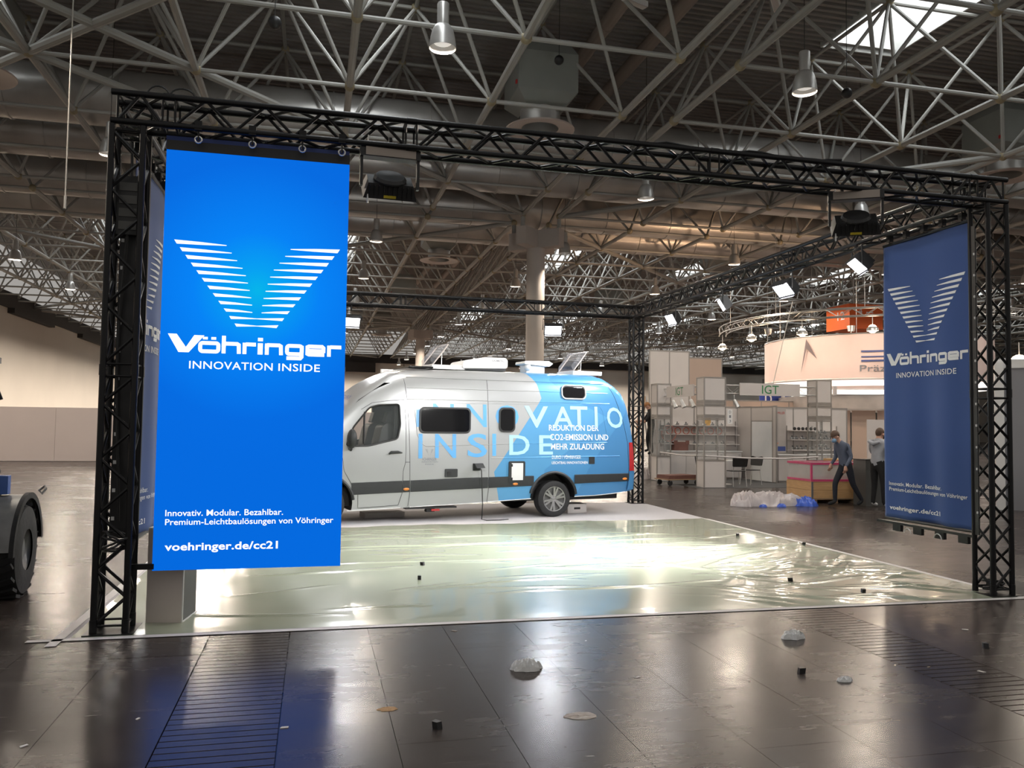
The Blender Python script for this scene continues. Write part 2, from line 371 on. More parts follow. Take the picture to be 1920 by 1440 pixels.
# ------------------------------------------------------------------ floor
S_, XL, XR, YJ, ZL, ZT = 3.531, 9.42, 10.89, 23.31, 9.93, 13.0
YJ2 = YJ+1.47
FX0, FX1 = -19.0, 112.0
fl = MB().box(FX0, FX1, -.15, 97, -.10, 0).box(FX0, FX1, -14, -.15, -.10, -.025).build('floor', 'floor')
tag(fl, 'dark brown polished hall floor with scuffs and reflections', 'floor', kind='structure')
STEP = .6325; JX0 = .937
slab = {}
rs = random.Random(3)
for i in range(-14, 24):
    x = JX0+i*STEP
    trench = i in (0, 8)
    y = -.152 - (0 if trench else rs.uniform(0, 1.2)); ys = [-.15]
    while y > -9.2:
        if y < -.3: ys.append(y)
        y -= 1.02 if trench else 2.4
    ys.append(-9.5)
    for a, b in zip(ys, ys[1:]):
        L = a-b
        if trench:
            key = round(L, 2)
            if key not in slab:
                mb = MB(); n = max(1, int(round(L/.085))); p = L/n; prof = []
                for q in range(n):
                    prof += [(q*p+.004, 0), (q*p+p-.008, 0), (q*p+p-.006, -.007), (q*p+p+.002, -.007)]
                prof = [(.002, -.02)]+prof[:-1]+[(L-.002, -.02)]
                k = len(prof); vs = [(xx, -t, z) for xx in (.006, STEP-.006) for t, z in prof]
                mb.add(vs, [(q, q+1, k+q+1, k+q) for q in range(k-1)]+[tuple(range(k)), tuple(range(2*k-1, k-1, -1))])
                slab[key] = mb.mesh('cover_plate', 'floor')
            o = link('cover_plate', slab[key], fl, (x, a, 0))
        else:
            key = ('s', round(L, 2))
            if key not in slab:
                e = .0016; h = -.024
                slab[key] = MB().add([(e*.4, -e*.4, h), (STEP-e*.4, -e*.4, h), (STEP-e*.4, -L+e*.4, h), (e*.4, -L+e*.4, h), (e, -e, 0), (STEP-e, -e, 0), (STEP-e, -L+e, 0), (e, -L+e, 0)],
                                     [(0, 1, 5, 4), (1, 2, 6, 5), (2, 3, 7, 6), (3, 0, 4, 7), (4, 5, 6, 7)]).mesh('floor_slab', 'floor')
            o = link('floor_slab', slab[key], fl, (x, a, 0))

# ------------------------------------------------------------------ walls
WZ = 9.25
def wall(name, label, x0, x1, y0, y1, z0, z1, m='wall'): return tag(bx(name, m, None, x0, x1, y0, y1, z0, z1), label, 'wall', kind='structure')
wl = wall('wall_left', 'cream hall side wall running back on the left', -19.05, -18.85, 2, 97, 0, WZ)
bx('dark_band', 'walldark', wl, -19.0, -18.7, 2, 97, WZ, ZL+.4)
for y in (38, 55, 72): bx('dark_box', 'walldark', wl, -18.9, -18.4, y, y+9, WZ-.35, WZ)
bx('cable_tray', 'wall', wl, -18.85, -18.7, 52, 52.2, 6.8, WZ-.3)
wb = wall('wall_back', 'cream far end wall of the hall under a black band', -19, 112, 97, 97.3, 0, WZ)
bx('dark_band', 'walldark', wb, -19, 112, 96.6, 97, WZ, ZL+.4)
for x in (5, 12.6, 22, 33): bx('panel_joint', 'walldark', wb, x, x+.06, 96.97, 97, 0, WZ)
bx('dark_box', 'walldark', wb, 3.2, 9, 96.3, 97, WZ-1.2, WZ)
wr = wall('wall_right', 'cream hall side wall far off on the right', 111.8, 112, 20, 97, 0, WZ)
bx('dark_band', 'walldark', wr, 111.5, 111.8, 20, 97, WZ, ZL+.4)
# windows of the far wall (daylight behind)
M['daylight'] = mat('daylight_pane', (1, 1, 1), .4, emit=(.92, 1.0, .95), estr=2.2)
M['greenview'] = mat('tree_view_pane', (.5, .6, .3), .4, 0, .6, 1.5, emit=(.62, .80, .35), estr=.9)
wn = tag(bx('window_1', 'frame', None, 63.2, 70.4, 96.75, 97, 2.0, 8.6), 'wide bright window in the far wall above the stand', 'window', kind='structure')
for k in range(3):
    x = 63.4+k*2.3
    bx('pane', 'daylight', wn, x, x+2.2, 96.6, 96.72, 5.4, 8.1); bx('pane', 'greenview', wn, x, x+2.2, 96.6, 96.72, 2.3, 5.1)
wp = wall('wall_partition', 'low pinkish partition wall of plain boards', -18.8, 9.5, 29.4, 29.5, 0, 2.19, 'partition')
for k in range(11): bx('board', 'partition', wp, -18.7+k*2.56, -18.7+k*2.56+2.552, 29.36, 29.4, .02, 2.18)

# ------------------------------------------------------------------ roof deck with skylights
SKX = [-8.2, 2.8, 17.5, 28.5, 39.5, 55, 66]
ROWS = [(-1.4, YJ, -3, 14.0), (YJ2, YJ2+35.31, 33.5, 51.0), (YJ2+36.78, 97, 71, 88)]
ce = tag(MB().box(FX0, FX1, -2, 97, 15.2, 15.3).build('ceiling', 'deckdark'), 'dark corrugated metal roof deck above the steel space frame', 'ceiling', kind='structure')
def deck_profile(L=1.056):
    P = []; p = L/4
    for k in range(4): P += [(k*p, 0), (k*p+p*.42, 0), (k*p+p*.5, .075), (k*p+p*.92, .075)]
    return P+[(L, 0)]
DP = deck_profile(); kk = len(DP)
_dm = MB().add([(x, t, z) for x in (0, 1) for t, z in DP], [(q, q+1, kk+q+1, kk+q) for q in range(kk-1)]).mesh('roof_sheet', 'deck')
sheets = []
y = -2.0
while y < 97:
    gap = any(a <= y+.5 <= b for _, _, a, b in ROWS)
    xs = [FX0]
    if gap:
        for s in SKX: xs += [s-1.25, s+1.25]
    xs.append(FX1)
    for a, b in zip(xs[::2], xs[1::2]): sheets.append((a, b, y))
    y += 1.056
def szz(t):
    c = Vector((min(max(6, t[0]), t[1]), t[2], 13.3)); return seen(c) if t[2] > 8 else 0
sheets.sort(key=szz, reverse=True)
for a, b, y in sheets[:230]:
    o = link('roof_sheet', _dm, ce, (a, y, 13.32)); o.scale = (b-a, 1, 1)
far = MB()
for a, b, y in sheets[230:]:
    far.add([(x, y+t, 13.32+z) for x in (a, b) for t, z in DP], [(q, q+1, kk+q+1, kk+q) for q in range(kk-1)])
tag(far.build('roof_sheets_far', 'deck', ce), kind='stuff')
n = 0
for ri, (_, _, a, b) in enumerate(ROWS):
    for s in SKX:
        if s > 46 and ri == 0: continue
        n += 1
        sk = tag(MB().box(s-1.25, s-1.2, a, b, 13.2, 14.9).box(s+1.2, s+1.25, a, b, 13.2, 14.9).box(s-1.25, s+1.25, a-.05, a, 13.2, 14.9).box(s-1.25, s+1.25, b, b+.05, 13.2, 14.9).build('window_%d' % (n+1), 'shaft'),
                 'white skylight shaft cut through the roof deck', 'skylight', 'skylights along the roof', 'structure')
        L = (b-a)/6
        for k in range(6): bx('pane', 'skyglass', sk, s-1.15, s+1.15, a+k*L+.06, a+(k+1)*L-.06, 14.8, 14.83)

# ------------------------------------------------------------------ space frame modules
def module(name, label, x0, nx, y0, ny, nsep, flip):
    root = thing(name, label, 'space frame', (x0, y0, ZL), group='roof space frames')
    T = []                                                          # (kind, p0, p1, r, material)
    B = lambda i, j: Vector((i*S_, j*S_, 0)); U = lambda i, j: Vector(((i+.5)*S_, (j+.5)*S_, ZT-ZL))
    for i in range(nx+1):
        for j in range(ny+1):
            if j < ny: T.append(('chord', B(i, j), B(i, j+1), .088, 'steel_thick'))
            if i < nx: T.append(('chord', B(i, j), B(i+1, j), .055, 'steel'))
    for i in range(nx):
        for j in range(ny):
            for a, b in ((0, 0), (1, 0), (0, 1), (1, 1)): T.append(('diagonal', B(i+a, j+b), U(i, j), .05, 'steel'))
            if j < ny-1: T.append(('chord', U(i, j), U(i, j+1), .055, 'steel'))
            if i < nx-1: T.append(('chord', U(i, j), U(i+1, j), .055, 'steel'))
    for k in range(min(nx, ny)):                                     # plan bracing running to the columns
        for fx in (0, 1):
            for fy in (0, 1):
                if k >= 5: continue
                a = (nx-k if fx else k, ny-k if fy else k); b = (nx-k-1 if fx else k+1, ny-k-1 if fy else k+1)
                T.append(('brace', B(*a), B(*b), .10, 'steel_thick'))
    N = [B(i, j) for i in range(nx+1) for j in range(ny+1)]+[U(i, j) for i in range(nx) for j in range(ny)]
    off = Vector((x0, y0, ZL))
    def score(t): return max(seen(off+t[1]), seen(off+t[2]), seen(off+(t[1]+t[2])/2))**2*t[3]
    T.sort(key=score, reverse=True)
    for k, p0, p1, r, m in T[:nsep]: rod(k, p0, p1, r, m, root)
    rest = {}
    for k, p0, p1, r, m in T[nsep:]: rest.setdefault(m, MB()).cyl(p0, p1, r, n=5, cap=False)
    for m, mb in rest.items(): tag(mb.build('lattice', m, root, 60), kind='stuff')
    N.sort(key=lambda p: seen(off+p), reverse=True)
    for p in N[:nsep//5]: link('node', _node, root, p)
    if N[nsep//5:]:
        mb = MB()
        for p in N[nsep//5:]: mb.sphere(p, .12, 6, 4)
        tag(mb.build('far_nodes', 'node', root, 60), kind='stuff')
    return root
_node = MB().sphere((0, 0, 0), .135, 10, 7).mesh('node', 'node', 60)
module('space_frame', 'grey steel space frame of tubes directly above the lit blue screen', XL-8*S_, 8, YJ-7*S_, 7, 240, 0)
module('space_frame', 'grey steel space frame of tubes above the right banner near the bright skylight', XR, 10, YJ-7*S_, 7, 260, 1)
module('space_frame', 'space frame beyond the round ducts on the left half of the hall', XL-8*S_, 8, YJ2, 10, 200, 0)
module('space_frame', 'space frame beyond the round ducts on the right half of the hall', XR, 10, YJ2, 10, 200, 1)
module('space_frame', 'farthest space frame on the left by the end wall', XL-8*S_, 8, YJ2+36.78, 10, 40, 0)
module('space_frame', 'farthest space frame on the right by the end wall', XR, 10, YJ2+36.78, 10, 40, 1)
module('space_frame', 'outer space frame at the far right over the orange cube signs', XR+36.78, 9, YJ2, 10, 40, 1)
module('space_frame', 'outer space frame at the far right corner of the end wall', XR+36.78, 9, YJ2+36.78, 10, 20, 1)

# ------------------------------------------------------------------ ducts, pipes
_ds = MB().lathe([(.80, 0), (.80, 2.93)], 22, axis='X').mesh('duct_section', 'duct', 50)
_df = MB().lathe([(.80, 0), (.835, .01), (.835, .05), (.80, .06)], 22, axis='X').mesh('seam_ring', 'duct', 50)
for y, lab in ((18.02, 'large round silver air duct nearest to the black truss'), (21.55, 'second round silver air duct behind the nearest one'),
               (26.55, 'third round air duct just behind the tall column'), (30.1, 'farthest round air duct catching warm orange light')):
    d = thing('air_duct', lab, 'duct', (-18.6, y, 10.98))
    for k in range(31):
        link('duct_section', _ds, d, (k*2.95, 0, 0)); link('seam_ring', _df, d, (k*2.95-.03, 0, 0))
for x, lab in ((9.32, 'thick brown pipe along the roof joint, left of the pair'), (10.92, 'thick brown pipe along the roof joint, right of the pair')):
    p = thing('roof_pipe', lab, 'pipe', (x, 0, 12.85))
    for k in range(10):
        rod('pipe_section', (0, 2+k*5.9, 0), (0, 2+k*5.9+5.8, 0), .2, 'pipe', p, 14); rod('pipe_clamp', (0, 2+k*5.9-.1, 0), (0, 2+k*5.9, 0), .225, 'pipe', p, 14)

def hvac(x, y, lab):
    u = thing('air_unit', lab, 'air unit', (x, y, 9.95))
    b = .84
    MB().add([(-b, -b, .85), (b, -b, .85), (b, b, .85), (-b, b, .85), (-b, -b, 1.9), (b, -b, 1.9), (b, b, 1.9), (-b, b, 1.9), (-.6, -.6, 2.35), (.6, -.6, 2.35), (.6, .6, 2.35), (-.6, .6, 2.35), (-.5, -.5, .5), (.5, -.5, .5), (.5, .5, .5), (-.5, .5, .5)],
             [(0, 1, 5, 4), (1, 2, 6, 5), (2, 3, 7, 6), (3, 0, 4, 7), (4, 5, 9, 8), (5, 6, 10, 9), (6, 7, 11, 10), (7, 4, 8, 11), (8, 9, 10, 11), (0, 1, 13, 12), (1, 2, 14, 13), (2, 3, 15, 14), (3, 0, 12, 15)]).build('housing', 'unit', u)
    MB().lathe([(.56, .05), (.56, .8)], 24).build('nozzle', 'duct', u, 50)
    MB().lathe([(.52, .06), (.95, .0), (.97, .03), (.6, .14)], 28).build('outlet_ring', 'unitring', u, 50)
    bx('switch_box', 'red', u, -.9, -.86, -.8, -.72, .95, 1.05)
for x, y, lab in ((7.655, 14.48, 'grey ceiling air unit with round nozzle above the middle of the truss'), (23.25, 14.48, 'grey ceiling air unit with round nozzle above the right tower'),
                  (-6.47, 14.48, 'ceiling air unit at the upper left edge'), (7.655, 33.6, 'ceiling air unit left of the tall column capital'),
                  (23.25, 33.6, 'ceiling air unit behind the right side truss'), (7.655, 51.3, 'small distant ceiling air unit above the back truss'), (7.655, 70.4, 'very distant ceiling air unit near the end wall'), (23.25, 51.3, 'distant ceiling air unit above the trade stand')):
    hvac(x, y, lab)

# ------------------------------------------------------------------ columns
for x, y, lab in ((10.155, 24.05, 'tall round concrete column with cross shaped capital behind the van'), (10.155, 60.83, 'distant round concrete column with cross capital left of the first'), (46.93, 60.83, 'far right distant round concrete column')):
    c = thing('column', lab, 'column', (x, y, 0))
    MB().lathe([(.365, 0), (.365, 8.75), (.0, 8.75)], 28).build('shaft', 'column', c, 40)
    MB().lathe([(.33, 8.75), (.30, 9.3)], 20).build('neck', 'column', c, 40)
    for sx, sy in ((1, 1), (1, -1), (-1, 1), (-1, -1)):
        T = Matrix.Rotation(math.atan2(sy, sx), 4, 'Z')
        MB().box(0, 1.15, -.22, .22, 8.75, 9.45, T).build('capital_arm', 'column', c)
        rod('bearing', (sx*.735, sy*.735, 9.45), (sx*.735, sy*.735, 9.85), .09, 'steel', c)

# ------------------------------------------------------------------ pendant lamps
def lamp_proto():
    L = thing('pendant_lamp', 'x', 'lamp')
    MB().lathe([(0, .84), (.10, .84), (.11, .82), (.11, .42), (.0, .42)], 16).build('gear_case', 'lampbody', L, 40)
    MB().lathe([(.09, .44), (.14, .42), (.19, .34), (.225, .2), (.25, .0), (.243, .0), (.215, .2), (.18, .33), (.10, .40)], 20).build('reflector', 'lampbody', L, 50)
    rod('cable', (0, 0, .84), (0, 0, 4.80), .008, 'wire', L, 5)
    MB().lathe([(0, .10), (.16, .10), (.19, .14), (.16, .24), (0, .26)], 16).build('bulb', 'bulb', L, 50)
    return L
OR_ = ['first', 'second', 'third', 'fourth', 'fifth', 'sixth', 'seventh', 'eighth', 'ninth', 'tenth', 'eleventh']
_lp = lamp_proto(); first = True
_lit = [c for c in _lp.children if c.name.startswith('bulb')][0].data; _dim = _lit.copy(); _dim.materials[0] = M['bulbdim']
LX = [-10.98, -3.58, 3.82, 11.22, 18.62, 26.02, 33.42, 40.82]
LY = [7.2+8.2*k for k in range(11)]
UN = {(3.82, 0): 'silver pendant lamp hanging at the top centre of the view', (11.22, 0): 'silver pendant lamp hanging at the upper right', (-3.58, 0): 'glowing pendant lamp cut off at the upper left edge',
      (11.22, 1): 'lit pendant lamp below the middle of the front truss', (11.22, 2): 'lit pendant lamp beside the column capital', (3.82, 2): 'lit pendant lamp just right of the blue screen',
      (3.82, 1): 'pendant lamp hidden behind the front floodlight', (-10.98, 4): 'lit pendant lamp left of the left truss tower'}
for yi, y in enumerate(LY):
    for x in LX:
        if (x, yi) == (3.82, 1): continue
        if x > 30 and yi < 2: continue
        lab = UN.get((x, yi), 'lit pendant lamp, %s from the left in the %s row back' % (OR_[LX.index(x)], OR_[yi]))
        o = _lp if first else copy_tree(_lp); first = False
        if yi == 0:
            for ch in o.children:
                if ch.name.startswith('bulb'): ch.data = _dim
        elif yi == 1 and x == LX[0]:
            for ch in o.children:
                if ch.name.startswith('bulb'): ch.data = _lit
        o.location = (x, y, 8.55); o['label'] = lab; o['group'] = 'pendant lamps under the roof'
        near_col = (x, yi) == (11.22, 2)
        spot('lamp_light', (x, y, 8.53), (0, 0, -1), LAMP_W*(.4 if near_col else .25 if yi == 0 else .26 if yi < 4 and x > 14 else .16 if yi < 4 and x > -8 else .5 if x < -8 else 1), (1.0, .86, .71), 95 if near_col else 168, .2, .24)
# loudspeaker balls on cables
for x, y, z, lab in ((.82, 8.3, 9.17, 'small black loudspeaker ball on a cable, left one'), (7.63, 12.6, 11.15, 'small black loudspeaker ball hanging before the air unit'), (13.93, 9.6, 9.78, 'small black loudspeaker ball hanging at the right')):
    b = thing('speaker_ball', lab, 'loudspeaker', (x, y, z)); MB().sphere((0, 0, 0), .125, 14, 10).build('ball', 'black', b, 60); rod('cable', (0, 0, .1), (0, 0, 13.2-z), .008, 'wire', b, 5)
hr = thing('hanging_rope', 'thin pale rope hanging down beside the left truss tower', 'rope', (-2.48, 7.85, 5.4)); rod('line', (0, 0, .1), (0, 0, 4.2), .011, 'rope', hr, 6); rod('tip', (0, 0, -.1), (0, 0, .12), .02, 'rope', hr, 6)

for x, y, z, rz, lab in ((8.74, 10.2, 11.58, .4, 'white boxy tube light fixture cut off at the top edge near the centre'), (12.41, 10.2, 12.03, .9, 'white boxy tube light fixture cut off at the top edge on the right')):
    fx = thing('tube_fixture', lab, 'light fixture', (x, y, z), rz); bx('case', 'white', fx, -.35, .35, -.09, .09, 0, .13); bx('diffuser', 'panel', fx, -.33, .33, -.07, .07, -.02, 0); rod('hanger', (-.25, 0, .13), (-.25, 0, 13.33-z), .01, 'alu', fx, 5); rod('hanger', (.25, 0, .13), (.25, 0, 13.33-z), .01, 'alu', fx, 5)
# ------------------------------------------------------------------ black lattice truss of the stand
BW, BD, BH, TR = 9.0, 10.4, 4.5, .29
def truss(name, label, a, b, loc, horiz, joints=(), skip=()):
    """square truss 0.29 m from a to b (local), braced on four faces, as chords, braces and battens"""
    t = thing(name, label, 'truss', loc); a = Vector(a); b = Vector(b); ax = (b-a).normalized(); Ln = (b-a).length
    if abs(ax.z) > .5: e1, e2 = Vector((1, 0, 0)), Vector((0, 1, 0))
    elif abs(ax.x) > .5: e1, e2 = Vector((0, 1, 0)), Vector((0, 0, 1))
    else: e1, e2 = Vector((1, 0, 0)), Vector((0, 0, 1))
    h = .121; c = [e1*sx*h+e2*sy*h for sx, sy in ((-1, -1), (1, -1), (1, 1), (-1, 1))]
    for q in c: rod('chord', a+q, b+q, .0275, 'truss', t, 12)
    js = sorted([0.0]+list(joints)+[Ln])
    for s0, s1 in zip(js, js[1:]):
        s0 += .05; s1 -= .05
        n = max(2, int(round((s1-s0)/.235))); p = (s1-s0)/n
        for f in range(4):
            q0, q1 = c[f], c[(f+1) % 4]
            for k in range(n):
                A, B = (q0, q1) if (k+f//2) % 2 == 0 else (q1, q0)
                rod('brace', a+ax*(s0+k*p)+A, a+ax*(s0+(k+1)*p)+B, .0145, 'truss', t, 6)
            for s in (s0, s1): rod('batten', a+ax*s+q0, a+ax*s+q1, .0105, 'truss', t, 6)
    for s in joints:
        for q in c: rod('coupler', a+ax*(s-.045)+q, a+ax*(s+.045)+q, .031, 'truss', t, 10)
    return t
def tower(label, x, y, jz=2.13):
    t = truss('truss_tower', label, (0, 0, .02), (0, 0, BH-TR-.005), (x+TR/2, y+TR/2, 0), False, (jz,))
    MB().box(-.19, .19, -.19, .19, .004, .014).build('base_plate', 'truss', t)
    for sx in (-1, 1):
        for sy in (-1, 1): rod('foot', (sx*.121, sy*.121, .014), (sx*.121, sy*.121, .12), .031, 'truss', t, 10)
    return t
tw_fl = tower('black truss tower left of the lit blue screen', 0, 0)
tw_fr = tower('black truss tower at the front right beside the hanging blue banner', BW-TR, 0)
tw_br = tower('black truss tower at the back right corner behind the van', BW-TR, BD-TR)
tw_bl = tower('black truss tower at the back left corner hidden behind the screen', 0, BD-TR)
zb = BH-TR/2
bm_f = truss('truss_beam', 'long black front truss beam spanning across the view', (0.01, 0, 0), (BW-.01, 0, 0), (0, TR/2, zb), True, (.45, 2.5, 5.5, 8.55))
bm_b = truss('truss_beam', 'black back truss beam behind the van', (0.01, 0, 0), (BW-.01, 0, 0), (0, BD-TR/2, zb), True, (.45, 3.5, 6.5, 8.55))
bm_l = truss('truss_beam', 'black left side truss beam above the left banner', (0, TR+.01, 0), (0, BD-TR-.01, 0), (TR/2, 0, zb), True, (3.5, 7))
bm_r = truss('truss_beam', 'black right side truss beam carrying the bright floodlights', (0, TR+.01, 0), (0, BD-TR-.01, 0), (BW-TR/2, 0, zb), True, (3.5, 7))
# cables on the truss
def cable(label, pts, r=.011, m='wire', name='cable'):
    return tag(MB().tube(pts, r, 6).build(name, m, None, 50), label, 'cable')
def coil(label, c, r, turns, rr=.010, tilt=0, h=.06):
    P = [(c[0]+(r+.03*math.sin(3.1*t))*math.cos(t), c[1]+(r*.8+.03*math.cos(2.3*t))*math.sin(t), c[2]+h*(.5+.5*math.sin(t*.53))) for t in [k*.35 for k in range(int(turns*18))]]
    return cable(label, P, rr)
coil('coil of black cable on the base plate of the right front tower', (BW-TR/2, TR/2, .05), .085, 6, h=.09)
cable('looped cable sticking up on the front left truss corner', [(.35+.09*math.cos(a), .15, BH+.02+.09*math.sin(a)) for a in [math.pi*k/10 for k in range(11)]], .008)
cable('second looped cable on the front left truss corner', [(.55+.10*math.cos(a), .12, BH+.02+.075*math.sin(a)) for a in [math.pi*k/10 for k in range(11)]], .008)
cable('cable running down inside the left truss tower', [(.13+.03*math.sin(z*2.1), .15+.02*math.cos(z*3), z) for z in [.9+.1*k for k in range(33)]], .012)
cable('cable lying along the top of the front truss', [(4.4+.15*k, .08+.05*math.sin(k), BH+.012+.012*math.sin(2*k)) for k in range(18)], .012)
coil('tangle of black cable on the lower left truss tower', (.16, .05, .66), .09, 4, h=.16)
jb = thing('junction_box', 'black power box strapped inside the left truss tower', 'box', (.15, .17, 3.55))
bx('case', 'black', jb, -.09, .09, -.06, .06, -.25, .25)
for k in range(4): bx('socket', 'kioskdark', jb, -.07, .07, -.07, -.06, -.21+.11*k, -.14+.11*k)
dp = tag(MB().box(.075, .225, .205, .215, .75, 3.75).build('drape_strip', 'black'), 'narrow black drape strip inside the left truss tower', 'drape')
for i in range(12):
    bx('clip', 'white', dp, .088, .112, .197, .205, .9+.235*i, .93+.235*i)
dp2 = tag(MB().box(BW-.28, BW-.265, .19, .28, .62, 4.0).build('drape_strip', 'black'), 'narrow black drape strip inside the right front tower', 'drape')
for i in range(13): bx('clip', 'white', dp2, BW-.295, BW-.28, .19, .20, .85+.235*i, .875+.235*i)
bx('white_edge', 'white', dp2, BW-.262, BW-.252, .2, .27, .62, 4.0)

# ------------------------------------------------------------------ printed logo shared by screen and banners
def logo(fn, tx):
    """tx(name, mb): stores one lettering mesh; fn(group, x, z) -> point.  Coordinates are those of the screen face"""
    mb = MB(); cx = 1.2135
    ins = [.946, .99, 1.037, 1.083, 1.112, 1.131, 1.147, 1.162, 1.171, 1.175]
    for k in range(12):
        zt = 3.282-k*.0635; xo = .522+k*.0463
        if k < 10:
            for sg in (1, -1):
                f = lambda x, z: fn('v', cx+sg*(x-cx), z)
                xi = ins[k]; th = .034-.0008*k
                mb.add([f(xo, zt), f(xi, zt-.022), f(xi, zt-.028), f(xo+.021, zt-th), f((xo+xi)/2, zt-.008), f((xo+xi)/2+.01, zt-th+.001)], [(0, 4, 5, 3), (4, 1, 2, 5)])
        else:
            x1 = 2*cx-xo; m = cx
            mb.add([fn('v', xo, zt), fn('v', m, zt-.012), fn('v', x1, zt), fn('v', x1-.016, zt-.026), fn('v', m, zt-.018), fn('v', xo+.016, zt-.026)], [(0, 1, 4, 5), (1, 2, 3, 4)])
    tx('emblem', mb)
    mb = MB(); w = .27; z0 = 2.322; hx = .098
    def letter(x0, x1, paths, polys=()):
        g = lambda u, v: fn('n', x0+(x1-x0)*u, z0+hx*v)
        asp = (x1-x0)/hx
        for p, cl in paths: strip_into(mb, [(u*asp, v) for u, v in p], w+.06, lambda a, b: g(a/asp, b), cl)
        for p in polys: mb.add([g(*q) for q in p], [tuple(range(len(p)))])
    def sq(a, b, c, d): return [(a, c), (b, c), (b, d), (a, d)]
    h2 = w/2
    def ring(asp): 
        e = h2/asp; return [(x/asp, y) for x, y in rpath(h2+.03, asp-h2-.03, h2, 1-h2, .2)]
    letter(.497, .790, [], [[(0, 1.58), (.24, 1.58), (.50, .46), (.40, 0), (.30, 0)], [(.40, 0), (.50, .46), (.72, 1.52), (1.0, 1.52), (.58, 0)]])
    a = (.921-.742)/hx; letter(.742, .921, [(ring(a), True)], [sq(.2, .42, 1.17, 1.4), sq(.58, .8, 1.17, 1.4)])
    def arch(asp): return [(h2/asp+.02, .55), (h2/asp+.02, .8), ((h2+.12)/asp, 1-h2), (1-(h2+.2)/asp, 1-h2), (1-(h2+.06)/asp, .78), (1-(h2+.03)/asp, 0)]
    a = (1.09-.932)/hx; letter(.932, 1.09, [(arch(a), False)], [sq(0, (w+.06)/a, 0, 1.55)])
    a = (1.212-1.103)/hx; letter(1.103, 1.212, [([((w)/a, 1-h2), (1, 1-h2)], False)], [sq(0, (w+.06)/a, 0, 1.0), sq(1-.26, 1, .72, 1-.1)])
    letter(1.228, 1.270, [], [sq(0, 1, 0, 1), sq(0, 1, 1.18, 1.48)])
    a = (1.440-1.288)/hx; letter(1.288, 1.440, [(arch(a), False)], [sq(0, (w+.06)/a, 0, 1.0)])
    a = (1.614-1.457)/hx; letter(1.457, 1.614, [(ring(a), True), ([(1-(h2+.03)/a, .9), (1-(h2+.03)/a, -.1), (1-(h2+.15)/a, -.24), ((h2)/a, -.24)], False)])
    a = (1.800-1.630)/hx; letter(1.630, 1.800, [([(h2/a, .48), (1-(h2+.03)/a, .48), (1-(h2+.03)/a, .75), (1-(h2+.16)/a, 1-h2), ((h2+.16)/a, 1-h2), ((h2+.03)/a, .8), ((h2+.03)/a, .2), ((h2+.16)/a, h2), (1-.05, h2)], False)])
    a = (1.937-1.815)/hx; letter(1.815, 1.937, [([((w)/a, 1-h2), (1, 1-h2)], False)], [sq(0, (w+.06)/a, 0, 1.0), sq(1-.24, 1, .72, 1-.1)])
    tx('wordmark', mb)
    for wd, a0, a1 in (('INNOVATION', .674, 1.357), ('INSIDE', 1.405, 1.757)): tx('slogan_text', text_into(MB(), wd, a0, a1, 2.184, 2.250, lambda a, b: fn('s', a, b), .008, 1.05))
    tx('claim_text', text_into(text_into(MB(), 'Innovativ. Modular. Bezahlbar.', .525, 1.477, .938, .990, lambda a, b: fn('t', a, b), .008), 'Premium-Leichtbaulösungen von Vöhringer', .526, 1.904, .848, .914, lambda a, b: fn('t', a, b), .008))
    tx('web_address', text_into(MB(), 'voehringer.de/cc21', .529, 1.441, .630, .716, lambda a, b: fn('u', a, b), .022, 1.02))

# ------------------------------------------------------------------ lit screen
led = thing('led_screen', 'tall glowing blue screen with white V emblem hanging under the front truss', 'screen', (0, 0, 0))
X0, X1, Z0, Z1, YF = .436, 1.972, .487, 4.056, .115
face = MB().add([(X0, YF, Z0), (X1, YF, Z0), (X1, YF, Z1), (X0, YF, Z1)], [(0, 1, 2, 3)]).build('display', 'screen', led)
logo(lambda g, x, z: (x, YF-.003, z), lambda nm, mb: mb.build(nm, 'screentext', led))
for r_ in range(7):
    for c_ in range(3):
        bx('cabinet', 'black', led, X0+c_*.512, X0+(c_+1)*.512-.002, YF+.004, YF+.075, Z0+r_*.51, Z0+(r_+1)*.51-.002)
bx('header_bar', 'black', led, X0, X1, YF, YF+.08, Z1+.002, Z1+.085)
bx('top_rail', 'blueprint', led, X0-.02, X1, YF+.09, YF+.12, Z1+.04, Z1+.15)
for x in (.70, 1.14, 1.56, 1.9):
    cl = MB().box(x-.03, x+.03, .0, .055, 4.21, 4.29).build('hook_clamp', 'truss', led)
    MB().tube([(x+.028*math.cos(a), .03, 4.135+.028*math.sin(a)) for a in [math.pi*2*k/12 for k in range(12)]], .007, 5, True).build('shackle', 'alu', led, 50)
    rod('hanger', (x, .03, 4.13), (x, .03, 4.24), .008, 'truss', led)
tag(bx('support_bar', 'truss', None, .265, .45, .10, .14, .50, .545), 'short black bar joining the left tower to the screen', 'bar')

